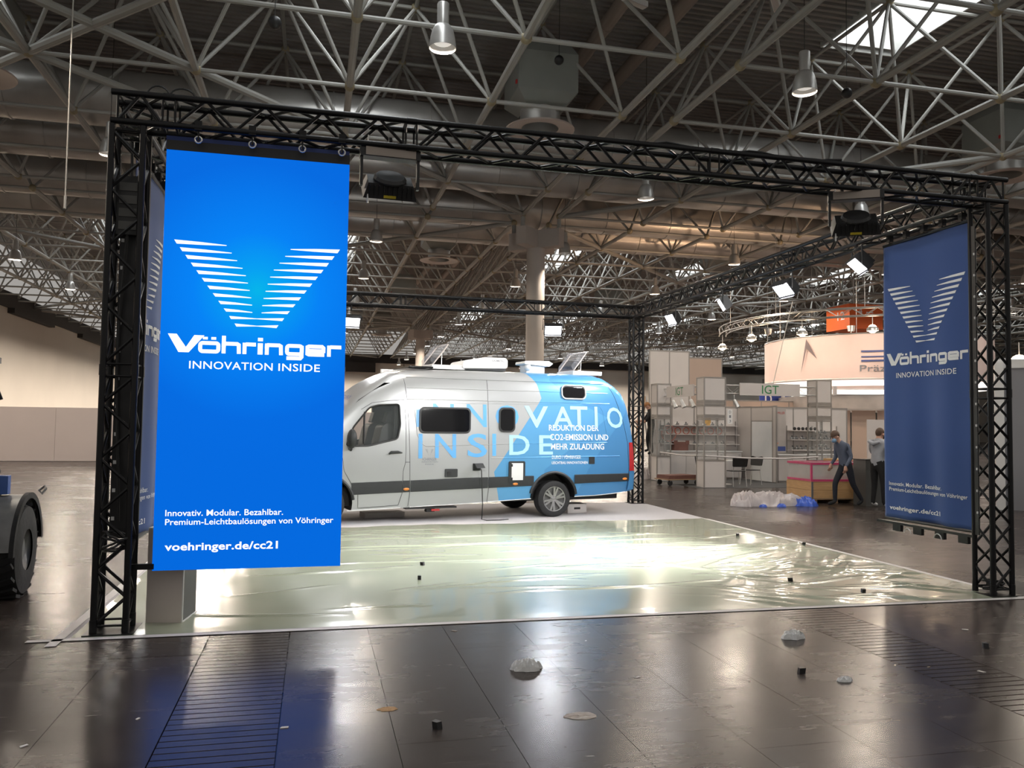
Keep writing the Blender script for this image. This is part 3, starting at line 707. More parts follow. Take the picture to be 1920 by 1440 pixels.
# ------------------------------------------------------------------ hanging cloth banners
def banner(label, facing, x, y0, y1, z0, z1, side):
    """cloth in the plane x = const between y0 (reader's left) and y1 (reader's right)"""
    b = thing('hanging_banner', label, 'banner', (0, 0, 0), group='blue cloth banners')
    n, m = 40, 60
    wave = lambda u, v: .022*math.sin(u*9+.8*math.sin(v*2))*(.25+.75*(1-v))+.012*math.sin(u*17+2)*(1-v)+.02*math.sin(v*3.0)*u*(1-v)
    def P(u, v, off=0): return (x+facing*(wave(u, v)+off), y0+(y1-y0)*u, z0+(z1-z0)*v)
    vs = [P(i/n, j/m) for j in range(m+1) for i in range(n+1)]
    fs = [(j*(n+1)+i, j*(n+1)+i+1, (j+1)*(n+1)+i+1, (j+1)*(n+1)+i) for j in range(m) for i in range(n)]
    c = MB().add(vs, fs).build('cloth', 'cloth', b, 60)
    sm = c.modifiers.new('thickness', 'SOLIDIFY'); sm.thickness = .002
    Hh = z1-z0
    gz = {'v': lambda z: 2.81+(z-2.555)*1.015, 'n': lambda z: 2.556+(z-2.322)*1.0, 's': lambda z: 2.394+(z-2.184)*1.0, 't': lambda z: 1.045+(z-.938)*.92, 'u': lambda z: .735+(z-.64)*.80}
    def fn(g, X, z):
        u = (X-.438)/1.534
        u = .5+(u-.5)*.99
        return P(min(max(u, 0), 1), (gz[g](z)-z0)/Hh, .006)
    def sub(nm, mb):                                   # keep long quads on the curved cloth
        mb.build(nm, 'print', b)
    logo(fn, sub)
    rod('top_bar', (x, y0, z1+.01), (x, y1, z1+.01), .022, 'truss', b); rod('bottom_bar', (x, y0, z0-.01), (x, y1, z0-.01), .02, 'black', b)
    for k in range(5):
        yy = y0+(y1-y0)*(.08+.21*k); rod('tie', (x, yy, z1+.01), (x, yy, 4.26), .008, 'truss', b); bx('clamp', 'truss', b, x-.03, x+.03, yy-.03, yy+.03, z1+.04, z1+.12)
    return b
banner('blue cloth banner with white V emblem hanging at the right tower', -1, 8.855, 1.84, .40, .64, 4.105, 'r')
banner('blue cloth banner seen edge-on between the left tower and the screen', 1, .145, .36, 1.80, .66, 4.08, 'l')
# black kick rail below the right banner
kr = thing('kick_rail', 'black rail with straps under the right banner', 'rail', (8.86, .4, .5))
bx('rail', 'truss', kr, -.02, .02, 0, 1.6, .06, .09)
for k in range(4): bx('strap', 'truss', kr, -.02, .02, .08+.36*k, .22+.36*k, -.02, .06)
MB().tube([(-.05, .5+.06*math.cos(a), -.02+.06*math.sin(a)) for a in [math.pi*k/10 for k in range(11)]], .007, 5).build('loop', 'alu', kr, 50)
MB().tube([(-.05, 1.0+.06*math.cos(a), -.02+.06*math.sin(a)) for a in [math.pi*k/10 for k in range(11)]], .007, 5).build('loop', 'alu', kr, 50)

# ------------------------------------------------------------------ floodlights on the truss
def flood(label, loc, aim, w, glow=True, sx=.40, sy=.25, hang=4.21, spread=110, yaw_only=None):
    loc = Vector(loc); d = Vector(aim)-loc
    f = thing('flood_light', label, 'floodlight', loc, group='floodlights on the truss')
    T = dirT((0, 0, 0), d)
    MB().box(-sx/2, sx/2, -sy/2, sy/2, -.10, .0, T).build('housing', 'black', f)
    for k in range(9):
        q = -sx/2+sx*(k+.5)/9; MB().box(q-.006, q+.006, -sy/2+.02, sy/2-.02, -.15, -.10, T).build('cooling_fin', 'black', f)
    MB().box(-sx/2+.02, sx/2-.02, -sy/2+.02, sy/2-.02, .0, .006, T).build('lens', 'floodglow', f)
    for s in (-1, 1):                                    # barn door flaps
        MB().box(-sx/2, sx/2, s*(sy/2)-.004, s*(sy/2)+.004, 0, .06, T).build('flap', 'black', f)
    top = hang-loc.z
    x = T.to_3x3() @ Vector((1, 0, 0)); x.z = 0; x.normalize(); hw = sx/2+.03
    MB().tube([x*hw, x*hw+Vector((0, 0, .24)), -x*hw+Vector((0, 0, .24)), -x*hw], .012, 6).build('yoke', 'black', f)
    rod('hook', (0, 0, .24), (0, 0, max(.26, top)), .016, 'truss', f)
    A = dirT(loc+d.normalized()*.02, -d); area('flood_beam', A, sx*.9, sy*.9, w, (.97, .97, 1.0), spread)
    return f
flood('bright floodlight on the right beam, nearest to the blue banner', (8.72, 2.2, 3.92), (5.3, 3.5, 0), FLOOD_W*1.5, spread=58)
flood('bright floodlight on the right beam, second from the blue banner', (8.72, 3.98, 3.88), (4.4, 3.7, 0), FLOOD_W*.9, spread=66)
flood('bright floodlight on the right beam, third from the blue banner', (8.72, 5.96, 3.92), (4.4, 7.6, 1.2), FLOOD_W*.6, sx=.3)
flood('bright floodlight on the right beam, nearest to the back tower', (8.72, 8.1, 3.92), (4.4, 7.4, 1.2), FLOOD_W*.4, sx=.3)
flood('bright floodlight under the back beam in front of the column', (6.85, 10.2, 3.86), (5.8, 4.0, 0), FLOOD_W*.2)
flood('bright floodlight under the back beam beside the blue screen', (2.42, 10.2, 3.86), (3.0, 5.0, 0), FLOOD_W*.16)
def big_flood(label, loc, aim, w, rz):
    f = thing('wash_light', label, 'floodlight', loc, rz, group='large wash lights on the front truss')
    bx('ballast_box', 'black', f, -.27, .27, -.06, .06, .10, .19); bx('ballast_plate', 'beige', f, -.225, .225, -.075, -.06, .105, .185)
    for s in (-1, 1): bx('yoke_arm', 'black', f, s*.255-.012, s*.255+.012, -.03, .03, -.16, .12)
    T = Matrix.Translation((0, .02, -.15)) @ Matrix.Rotation(R(38), 4, 'X')
    MB().add([T @ Vector(p) for p in ((-.24, -.14, -.06), (.24, -.14, -.06), (.24, .14, -.06), (-.24, .14, -.06), (-.2, -.10, .07), (.2, -.10, .07), (.2, .10, .07), (-.2, .10, .07))],
             [(0, 1, 2, 3), (4, 5, 6, 7), (0, 1, 5, 4), (1, 2, 6, 5), (2, 3, 7, 6), (3, 0, 4, 7)]).build('housing', 'black', f)
    for k in range(10): MB().box(-.19+.042*k, -.183+.042*k, -.145, -.10, -.04, .06, T).build('cooling_fin', 'black', f)
    MB().lathe([(.0, .115), (.13, .11), (.15, .085), (.15, .07)], 16).build('cap', 'black', f).matrix_local = T
    MB().box(-.06, .05, -.147, -.141, -.045, -.02, T).build('rating_label', 'yellow', f)
    MB().box(-.2, .2, -.11, .11, -.066, -.061, T).build('lens', 'floodglow', f)
    rod('hook', (0, 0, .19), (0, 0, .30), .018, 'truss', f); rod('safety_wire', (-.2, 0, .15), (-.2, -.02, .3), .006, 'alu', f)
    rod('pull_pin', (-.2, -.06, -.33), (-.2, -.06, -.25), .008, 'alu', f)
    l = Vector(loc)+Vector((0, .05, -.22)); d = Vector(aim)-l
    area('wash_beam', dirT(l+d.normalized()*.12, -d), .38, .2, w, (1, .985, .96), 110)
    return f
big_flood('large black wash light with beige ballast just right of the blue screen', (2.33, .10, 4.03), (3.4, 7.6, 1.6), FLOOD_W*.62, R(3))
big_flood('large black wash light near the right end of the front truss', (7.16, .10, 4.03), (5.9, 7.8, 1.9), FLOOD_W*1.25, R(-30))

# ------------------------------------------------------------------ carpet, film, tape
cp = tag(bx('carpet', 'carpet', None, -.18, 9.03, -.12, BD+.02, .0005, .004), 'white exhibition carpet under the van and stand', 'carpet')
fn_ = 260; fm = 240; vs = []; FXa, FXb = -.12, 8.98
rn = random.Random(5)
folds = [(rn.uniform(.3, 8.5), rn.uniform(.4, 6.4), rn.uniform(-.35, .35), rn.uniform(.5, 1.8), rn.uniform(.025, .05), rn.uniform(.004, .012)) for _ in range(70)]
folds += [(8.9, 3.82, math.pi+rn.uniform(-.2, 1.25), rn.uniform(1.2, 3.4), rn.uniform(.025, .05), rn.uniform(.006, .016)) for _ in range(26)]
folds += [(rn.uniform(5.8, 8.6), rn.uniform(.3, 2.6), rn.uniform(-.9, .9), rn.uniform(.4, 1.4), rn.uniform(.03, .06), rn.uniform(.006, .015)) for _ in range(60)]
folds += [(1.0, 3.05, .02, 7.5, .03, .014), (.6, 4.3, .05, 7.8, .035, .012), (.4, 5.2, .02, 5.0, .03, .010), (2.8, 1.35, .25, 2.3, .03, .012), (3.4, 1.0, .1, 3.0, .03, .012)]
H = {}
dx = (FXb-FXa)/fn_; 
hg = [[.0]*(fn_+1) for _ in range(fm+1)]
def yend(x): return 6.55+.62*(x/9)+.06*math.sin(x*2.2)+.03*math.sin(x*7)
for (cx, cy, an, Ln, wd, hh) in folds:
    ca, sa = math.cos(an), math.sin(an); ns = int(Ln/.02)
    x_lo = min(cx, cx+ca*Ln)-.2; x_hi = max(cx, cx+ca*Ln)+.2; y_lo = min(cy, cy+sa*Ln)-.2; y_hi = max(cy, cy+sa*Ln)+.2
    dyj = 6.8/fm
    for j in range(max(0, int((y_lo+.1)/dyj)), min(fm, int((y_hi+.1)/dyj)+2)+0):
        for i in range(max(0, int((x_lo-FXa)/dx)), min(fn_, int((x_hi-FXa)/dx)+1)+1):
            x = FXa+i*dx; ye = yend(x); yy = -.06+(ye+.06)*j/fm
            u = (x-cx)*ca+(yy-cy)*sa; v = -(x-cx)*sa+(yy-cy)*ca+.04*math.sin(u*2.5+cx)
            if -.05 < u < Ln and abs(v) < wd*3:
                hg[j][i] += hh*math.exp(-(v/wd)**2)*math.sin(math.pi*min(1, max(0, (u+.05)/(Ln+.05))))**.6
for j in range(fm+1):
    for i in range(fn_+1):
        x = FXa+i*dx; ye = yend(x); yy = -.06+(ye+.06)*j/fm
        base = .0015+.0015*(math.sin(x*3.1+yy*1.3)+1)+.001*(math.sin(x*7.3-yy*4.7)+1)
        edge = min(1, (j)/6, (fm-j)/3+.5, i/4+.1, (fn_-i)/4+.1)
        vs.append((x, yy, .0045+(base+min(hg[j][i], .03))*max(.05, edge)))
film = MB().add(vs, [(j*(fn_+1)+i, j*(fn_+1)+i+1, (j+1)*(fn_+1)+i+1, (j+1)*(fn_+1)+i) for j in range(fm) for i in range(fn_)]).build('protective_film', 'film', None, 80)
tag(film, 'wrinkled greenish plastic film covering the front of the carpet', 'plastic film')
def tape(label, poly):
    tag(MB().prism(poly, .0045, .0065, lambda u, v, d: (u, v, d)).build('floor_tape', 'tape'), label, 'tape')
tape('white tape along the front edge of the carpet', [(-.42, -.150), (9.03, -.145), (9.03, -.085), (-.42, -.085)])
tape('white tape along the left edge of the carpet', [(-.24, -.30), (-.16, -.30), (-.13, 10.4), (-.21, 10.4)])
tape('white tape along the right edge of the carpet', [(8.97, -.1), (9.05, -.1), (9.05, 7.1), (8.97, 7.1)])
tape('white tape along the back edge of the plastic film', [(5.6, 6.93), (8.9, 7.16), (8.9, 7.19), (5.6, 6.96)])
# kiosk
ki = thing('info_kiosk', 'low grey box stand with dark side behind the bottom of the screen', 'kiosk', (.36, .34, .006), R(-9))
bx('front_panel', 'kiosk', ki, 0, .30, 0, .03, 0, .80); bx('body', 'kioskdark', ki, 0.005, .297, .03, .40, .0, .795)
bx('edge_trim', 'white', ki, .297, .306, .0, .42, .0, .012); bx('edge_trim', 'white', ki, .297, .306, -.001, .012, .0, .80); bx('top', 'white', ki, 0, .30, 0, .40, .80, .812)
# ------------------------------------------------------------------ camper van
VA = R(11); VP = Vector((6.17, 7.72, 0)); VN = Vector((-math.sin(VA), math.cos(VA), 0))
van = thing('camper_van', 'high roofed camper van, silver front and blue rear with large lettering', 'van', VP+VN*1.0, VA)
def interp(x, P):
    if x <= P[0][0]: return P[0][1]
    for (a, b), (c, d) in zip(P, P[1:]):
        if x <= c: return b+(d-b)*(x-a)/(c-a)
    return P[-1][1]
ZTOP = [(-5.36, .80), (-5.32, .98), (-5.15, 1.13), (-4.78, 1.29), (-4.35, 1.68), (-4.1, 1.93), (-3.9, 2.13), (-3.73, 2.30), (-3.48, 2.50), (-3.2, 2.645), (-2.9, 2.725), (-2.5, 2.755), (-1.5, 2.775), (.5, 2.785), (1.05, 2.785), (1.5, 2.74), (1.7, 2.66), (1.8, 2.56)]
ZBOT = [(-5.36, .38), (-5.0, .27), (-3.85, .235), (-1.74, .30), (-.4, .36), (.44, .375), (.92, .385), (1.4, .42), (1.8, .47)]
WID = [(.2, .95), (.5, .985), (.8, 1.0), (1.2, 1.0), (1.6, .985), (2.0, .955), (2.3, .925), (2.48, .90), (2.58, .862), (2.66, .80), (2.72, .70), (2.755, .55), (2.775, .30), (2.785, 0)]
PLAN = [(-5.36, .74), (-5.25, .86), (-5.0, .945), (-4.7, .985), (-4.3, 1), (1.55, 1), (1.72, .985), (1.8, .95)]
SEND = [(.45, 1.80), (.85, 1.82), (1.4, 1.79), (1.73, 1.75), (2.13, 1.67), (2.39, 1.58), (2.54, 1.47), (2.64, 1.38), (2.8, 1.27)]
def halfw(s, z):
    zt = interp(s, ZTOP); ze = z if z < .95 else .95+(z-.95)*(2.785-.95)/max(.02, zt-.95) if zt > .97 else z
    return interp(min(ze, 2.785), WID)*interp(s, PLAN)
def rear(s, z): return s if s < 1.0 else 1.0+(s-1.0)*(interp(z, SEND)-1.0)/.8
def side(s, z, off=0.0):                        # point on the near side skin
    w = halfw(s, z); return Vector((rear(s, z), -w-off, z))
ZQ = [.2, .3, .4, .55, .7, .85, 1.0, 1.15, 1.3, 1.45, 1.6, 1.75, 1.9, 2.05, 2.2, 2.32, 2.42, 2.5, 2.56, 2.61, 2.65, 2.69, 2.72, 2.745, 2.762, 2.775, 2.782, 2.785]
ST = [-5.36, -5.33, -5.27, -5.2, -5.1, -4.95, -4.78, -4.6, -4.45, -4.3, -4.15, -4.0, -3.88, -3.76, -3.64, -3.52, -3.4, -3.28, -3.16, -3.0, -2.85, -2.6, -2.2, -1.8, -1.4, -1.0, -.6, -.2, .2, .6, .9, 1.1, 1.25, 1.38, 1.5, 1.6, 1.68, 1.74, 1.78, 1.8]
def section(s):
    zb = interp(s, ZBOT); zt = interp(s, ZTOP); P = []
    for q in ZQ:
        if zt > .97: z = zb+(q-.2)*(.95-zb)/.75 if q < .95 else .95+(q-.95)*(zt-.95)/(2.785-.95)
        else: z = zb+(q-.2)*(zt-zb)/(2.785-.2)
        w = interp(q, WID)*interp(s, PLAN)
        P.append((rear(s, z), w, z))
    return P
bm_ = MB(); rows = []
for s in ST:
    P = section(s); rows.append([(x, -w, z) for x, w, z in P]+[(x, w, z) for x, w, z in P[-2::-1]])
nn = len(rows[0]); bm_.add([p for r_ in rows for p in r_], [(i*nn+k, i*nn+k+1, (i+1)*nn+k+1, (i+1)*nn+k) for i in range(len(ST)-1) for k in range(nn-1)]+[(i*nn, (i+1)*nn, (i+1)*nn+nn-1, i*nn+nn-1) for i in range(len(ST)-1)]+[tuple(range(nn)), tuple(range((len(ST)-1)*nn, len(ST)*nn))])
body = link('body', bm_.mesh('body', 'van'), van)
body.data.materials.append(M['seat']); body.data.materials.append(M['black'])
def rpoly(P, r, k=3):                           # polygon with rounded corners
    out = []; n = len(P)
    for i in range(n):
        p = Vector(P[i]); a = (Vector(P[i-1])-p); b = (Vector(P[(i+1) % n])-p); ra = min(r, a.length*.45, b.length*.45)
        A = p+a.normalized()*ra; B = p+b.normalized()*ra
        for t in range(k+1):
            f = t/k; out.append(tuple(A*(1-f)**2+p*2*f*(1-f)+B*f*f))
    return out
WIN = rpoly([(-3.98, 1.345), (-3.86, 1.66), (-3.58, 2.005), (-3.42, 2.055), (-3.05, 2.075), (-3.03, 1.72), (-3.08, 1.47), (-3.6, 1.345)], .05)
cut = []
def cutter(mb, m):
    o = mb.build('cutter', m); o.parent = van; cut.append(o)
    mo = body.modifiers.new('cut', 'BOOLEAN'); mo.operation = 'DIFFERENCE'; mo.object = o; mo.solver = 'EXACT'
    return o
cab = [(-4.45, .62), (-2.5, .62), (-2.5, 2.45), (-3.3, 2.45), (-3.75, 2.14), (-4.3, 1.55)]
cutter(MB().prism(cab, -.86, .86, lambda u, v, d: (u, d, v)), 'seat')
cutter(MB().prism(WIN, -1.3, 1.3, lambda u, v, d: (u, d, v)), 'black')
for s in (0.0, -4.325):
    cutter(MB().cyl((s, -1.3, .36), (s, 1.3, .36), .475, n=40), 'black')
bpy.context.view_layer.update()
me2 = bpy.data.meshes.new_from_object(body.evaluated_get(bpy.context.evaluated_depsgraph_get()))
body.modifiers.clear(); body.data = me2
for o in cut: bpy.data.objects.remove(o)
shade(me2, 32)
# --- skins laid on the side
def patch(name, m, rows_, off=.006, parent=van, thick=True, n=10, far=False):
    """rows_: list of (z, s_left, s_right) from top to bottom"""
    mb = MB(); vs = []; sg = -1 if not far else 1
    for z, a, b in rows_:
        for k in range(n+1):
            p = side(a+(b-a)*k/n, z, off); vs.append((p.x, p.y if not far else -p.y, p.z))
    m_ = len(rows_); N = n+1
    fs = [(j*N+k, j*N+k+1, (j+1)*N+k+1, (j+1)*N+k) for j in range(m_-1) for k in range(n)]
    if thick:
        base = len(vs)
        ring = [j*N for j in range(m_)]+[(m_-1)*N+k for k in range(1, N)]+[j*N+n for j in range(m_-2, -1, -1)]+[k for k in range(n-1, 0, -1)]
        for i in ring: x, y, z = vs[i]; vs.append((x, y-(off+.01)*sg, z))
        L = len(ring); fs += [(ring[i], ring[(i+1) % L], base+(i+1) % L, base+i) for i in range(L)]
    mb.add(vs, fs); return mb.build(name, m, parent, 30)
def rrows(s0, s1, z0, z1, r, k=4, tilt=0.0, grow=0.0):
    R_ = []
    for i in range(k+1):
        a = R(90*(1-i/k)); R_.append((z1-r+r*math.sin(a), r-r*math.cos(a)))
    R_ += [(z1-r-(z1-z0-2*r)*t, 0) for t in (.25, .5, .75)]
    for i in range(k+1):
        a = R(90*i/k); R_.append((z0+r-r*math.sin(a), r-r*math.cos(a)))
    return [(z, s0+d+tilt*(z1-z), s1-d+tilt*(z1-z)) for z, d in R_]
# black side strip: front, doors, middle and rear pieces
def stz(s): return interp(s, [(-4.05, .715), (-2.83, .745), (-1.75, .775), (0, .80), (1.7, .815)]), interp(s, [(-4.05, .50), (-2.83, .535), (-1.75, .563), (0, .61), (1.7, .655)])
def strip(s0, s1, off=.016):
    n = 12; vs = []
    for k in range(n+1):
        s = s0+(s1-s0)*k/n; t, b = stz(s)
        for z, o in ((t, -.01), (t-.012, off), ((t+b)/2, off+.006), (b+.012, off), (b, -.01)): vs.append(side(s, z, o))
    return MB().add(vs, [(k*5+q, k*5+q+1, (k+1)*5+q+1, (k+1)*5+q) for k in range(n) for q in range(4)]).build('side_strip', 'strip', van, 40)
strip(-3.88, -2.985); strip(-2.97, -2.845); strip(-2.83, -1.36); strip(-1.345, -.43); strip(.44, 1.66)
def arch(s, z0=.36, r=.49):                       # dark arch moulding
    P = [(s+r*math.cos(R(a)), z0+r*math.sin(R(a))) for a in range(8, 173, 8)]
    MB().tube([side(u, v, .004) for u, v in P], .028, 6).build('arch_trim', 'strip', van, 50)
    MB().lathe([(.47, -.98), (.47, -.62), (.1, -.62)], 26, (s, 0, .36), 'Y', 0, math.pi).build('arch_liner', 'black', van, 40)
arch(0.0); arch(-4.325)
# panel gaps
def gap(pts, r=.0035, m='black'):
    Q = []
    for (a, b), (c, d) in zip(pts, pts[1:]):
        n = max(1, int(math.hypot(c-a, d-b)/.08))
        Q += [(a+(c-a)*k/n, b+(d-b)*k/n) for k in range(n)]
    Q.append(pts[-1]); MB().tube([side(u, v, .001) for u, v in Q], r, 4).build('panel_gap', m, van)
gap([(-3.72, 1.97), (-3.53, 2.09), (-3.27, 2.13), (-2.96, 2.155), (-2.93, 1.8), (-2.925, 1.3), (-2.93, 1.06), (-2.97, .91), (-2.975, .53), (-3.04, .31), (-3.75, .28), (-3.76, .5), (-3.91, .75), (-4.01, .92), (-4.06, 1.28)])
gap([(-2.95, 2.53), (-2.905, 2.15), (-2.88, 1.8), (-2.85, 1.06), (-2.84, .5), (-2.86, .29)]); gap([(-2.93, 1.06), (-2.85, 1.06)])
gap([(-1.36, 2.56), (-1.355, 2.1), (-1.35, 1.3), (-1.34, .55), (-1.36, .33)]); gap([(1.42, 2.52), (1.50, 2.29), (1.6, 1.86), (1.655, 1.43), (1.66, .86), (1.63, .48)])
gap([(-2.72, 2.11), (1.0, 2.145), (1.1, 2.03), (1.19, 1.43)], .003, 'van'); gap([(-2.78, 2.09), (-2.72, 1.55), (-2.66, 1.40), (-2.55, 1.335), (-.9, 1.385), (1.19, 1.42)], .006, 'van')
for z, r in ((2.565, .010), (2.375, .007), (2.17, .007)):
    MB().tube([side(s, z+.006*(s+3)/4, .0) for s in [-2.9+.3*k for k in range(15)]], r, 5).build('body_crease', 'van', van, 60)
MB().tube([side(s, 1.135+.01*s, -.006) for s in [-1.3+.25*k for k in range(12)]], .014, 6).build('body_crease', 'van', van, 60)
for a, b in ((-3.95, -3.0), (-2.83, -1.37), (-1.34, -.47), (.46, 1.6)):   # bright sill edge
    MB().tube([side(a+(b-a)*k/8, interp(a+(b-a)*k/8, ZBOT)+.005, .002) for k in range(9)], .008, 5).build('sill_edge', 'white', van, 60)
# windows
def framed(s0, s1, z0, z1, r, name='side_window', tilt=-.03):
    f = patch(name, 'black', rrows(s0, s1, z0, z1, r, tilt=tilt), .022); g = .03
    patch('pane', 'glassdark', rrows(s0+g, s1-g, z0+g, z1-g, r*.8, tilt=tilt), .027, f, False); return f
framed(-2.68, -1.70, 1.57, 2.04, .09); framed(-1.14, -.81, 1.60, 2.06, .09); w3 = framed(.18, .71, 2.25, 2.52, .09, 'rear_window', 0)
MB().tube([side(u, v, .026) for u, v in rpath(.185, .705, 2.255, 2.515, .09, 5)], .012, 6, True).build('window_rim', 'white', w3, 50)
# cab door glass and seal
MB().tube([side(u, v, .004) for u, v in WIN], .016, 6, True).build('window_seal', 'black', van, 50)
MB().add([side(u, v, -.012) for u, v in WIN], [tuple(range(len(WIN)))]).build('door_glass', 'glass', van)
MB().tube([side(-3.66, 1.93, -.01), side(-3.68, 1.38, -.01)], .018, 6).build('quarter_divider', 'black', van)
# windscreen and far cab glass
vs = []; SS = [-4.72+.075*k for k in range(11)]
for s in SS:
    P = section(s); top = [p for p in P if p[2] > 1.1][-12:]
    for x, w, z in [(x, -w, z) for x, w, z in top]+[(x, w, z) for x, w, z in top[-2::-1]]: vs.append((x-.012, w*.93, z+.012))
N = len(vs)//len(SS)
MB().add(vs, [(i*N+k, i*N+k+1, (i+1)*N+k+1, (i+1)*N+k) for i in range(len(SS)-1) for k in range(N-1)]).build('windscreen', 'glassdark', van, 40)
# cab: seats, wheel, dashboard
for y in (-.48, .48):
    st = MB().box(-3.75, -3.25, y-.25, y+.25, .9, 1.12).build('seat', 'seat', van)
    MB().prism(rpoly([(-3.42, 1.05), (-3.24, 1.05), (-3.08, 1.68), (-3.2, 1.74), (-3.28, 1.68)], .05), y-.24, y+.24, lambda u, v, d: (u, d, v)).build('backrest', 'seat', st, 40)
    MB().prism(rpoly([(-3.2, 1.75), (-3.1, 1.74), (-3.05, 1.93), (-3.14, 1.95)], .03), y-.12, y+.12, lambda u, v, d: (u, d, v)).build('headrest', 'seat', st, 40)
T = Matrix.Translation((-3.93, -.45, 1.42)) @ Matrix.Rotation(R(-58), 4, 'Y')
MB().tube([T @ Vector((.2*math.cos(a), .2*math.sin(a), 0)) for a in [2*math.pi*k/24 for k in range(24)]], .017, 6, True).build('steering_wheel', 'seat', van, 50)
bx('dashboard', 'seat', van, -4.45, -4.0, -.84, .84, 1.0, 1.36); bx('partition', 'seat', van, -2.75, -2.72, -.85, .4, .65, 2.4)
bx('curtain', 'blackcloth', van, -3.12, -3.06, -.9, -.83, 1.45, 2.06)
# door mirror, handle
mr = MB().sphere((0, 0, 0), 1, 14, 10).build('door_mirror', 'strip', van, 60); mr.location = (-3.92, -1.14, 1.47); mr.scale = (.085, .10, .165)
MB().tube([(-3.93, -1.12, 1.33), (-3.9, -.98, 1.28)], .03, 6).build('mirror_arm', 'strip', van)
MB().tube([side(-3.24, 1.205, .02), side(-3.2, 1.235, .035), side(-3.08, 1.24, .04), side(-3.0, 1.228, .02)], [.014, .024, .022, .012], 8).build('door_handle', 'strip', van, 50)
# service flaps, sockets, lights
sf = patch('water_flap', 'strip', rrows(-2.2, -1.96, .79, .935, .015), .02); patch('lock', 'black', rrows(-2.16, -2.09, .82, .89, .02), .026, sf)
so = patch('power_inlet', 'strip', rrows(-1.66, -1.53, .90, 1.03, .01), .03)
MB().prism([(-1.66, 1.03), (-1.5, 1.035), (-1.48, .955), (-1.64, .95)], -1.03, -1.10, lambda u, v, d: (u, d-(1.03-v)*.8, v)).build('inlet_cap', 'strip', so)
ha = patch('service_hatch', 'strip', rrows(-.95, -.62, .67, 1.065, .03), .03); patch('hatch_door', 'white', rrows(-.90, -.665, .715, 1.03, .008), .036, ha)
for z in (.74, .99): patch('latch', 'black', rrows(-.905, -.88, z-.025, z+.025, .008), .042, ha, n=3)
ff = patch('fuel_flap', 'strip', rrows(.76, .88, 1.0, 1.14, .01), .014)
for s, z in ((-2.91, .59), (-.81, .645), (1.56, .705)):
    o = MB().sphere((0, 0, 0), 1, 12, 8).build('marker_lamp', 'orangelens', van, 60)
    o.location = side(s, z, .02); o.scale = (.055, .012, .024)
tl = patch('tail_lamp', 'redlens', [(1.42, 1.69, 1.79), (1.3, 1.685, 1.80), (1.1, 1.68, 1.80), (.95, 1.675, 1.80), (.86, 1.67, 1.80)], .012, n=5)
bp = patch('bumper_corner', 'van', [(.845, 1.67, 1.80), (.75, 1.67, 1.80), (.6, 1.66, 1.80), (.49, 1.64, 1.80)], .018, n=4)
# number plates, underbody
bx('underbody', 'black', van, -4.9, 1.55, -.75, .75, .30, .62)
bx('tow_bar', 'black', van, 1.45, 1.75, -.35, .35, .36, .44)
bx('step_rail', 'black', van, -2.9, -1.95, -.97, -.80, .235, .262); bx('step_motor', 'black', van, -2.5, -2.35, -.92, -.8, .17, .24); bx('step_tab', 'red', van, -2.42, -2.27, -.96, -.93, .19, .225)
# wheels
def wheel(s, y):
    w = MB().lathe([(.235, -.115), (.30, -.125), (.338, -.105), (.345, -.06), (.345, .06), (.338, .105), (.30, .125), (.235, .115)], 40, (s, y, .345), 'Y').build('wheel', 'rubber', van, 50)
    fy = y-.105 if y < 0 else y+.105; sg = -1 if y < 0 else 1
    MB().lathe([(.24, 0), (.238, .008*sg), (.22, .004*sg), (.212, -.05*sg)], 40, (s, fy, .345), 'Y').build('rim_ring', 'rim', w, 50)
    MB().lathe([(.0, -.055*sg), (.215, -.055*sg)], 30, (s, fy, .345), 'Y').build('brake_disc', 'oldsteel', w)
    for k in range(6):
        for da in (-9, 9):
            a = R(60*k+20+da); a2 = R(60*k+20+da*.75); T = lambda r, q, d: (s+r*math.cos(q), fy+d*sg, .345+r*math.sin(q))
            dw = .018
            P = []
            for r, q, ww in ((.05, a2, .016), (.215, a, .021)):
                ca, sa = math.cos(q), math.sin(q)
                for e in (-1, 1):
                    for d in (-.02, .008 if r > .1 else -.005): P.append((s+r*ca-e*ww*sa, fy+d*sg, .345+r*sa+e*ww*ca))
            MB().add(P, [(0, 1, 3, 2), (4, 6, 7, 5), (0, 4, 5, 1), (2, 3, 7, 6), (1, 5, 7, 3), (0, 2, 6, 4)]).build('spoke', 'rim', w)
    MB().lathe([(0, .002*sg), (.035, .0), (.075, -.012*sg)], 18, (s, fy, .345), 'Y').build('hub', 'rim', w, 40)
    for k in range(6):
        a = R(60*k+50); MB().cyl((s+.055*math.cos(a), fy-.012*sg, .345+.055*math.sin(a)), (s+.055*math.cos(a), fy+.004*sg, .345+.055*math.sin(a)), .009, n=6).build('wheel_bolt', 'oldsteel', w)
for s in (.02, -4.325):
    wheel(s, -.875); wheel(s, .875)
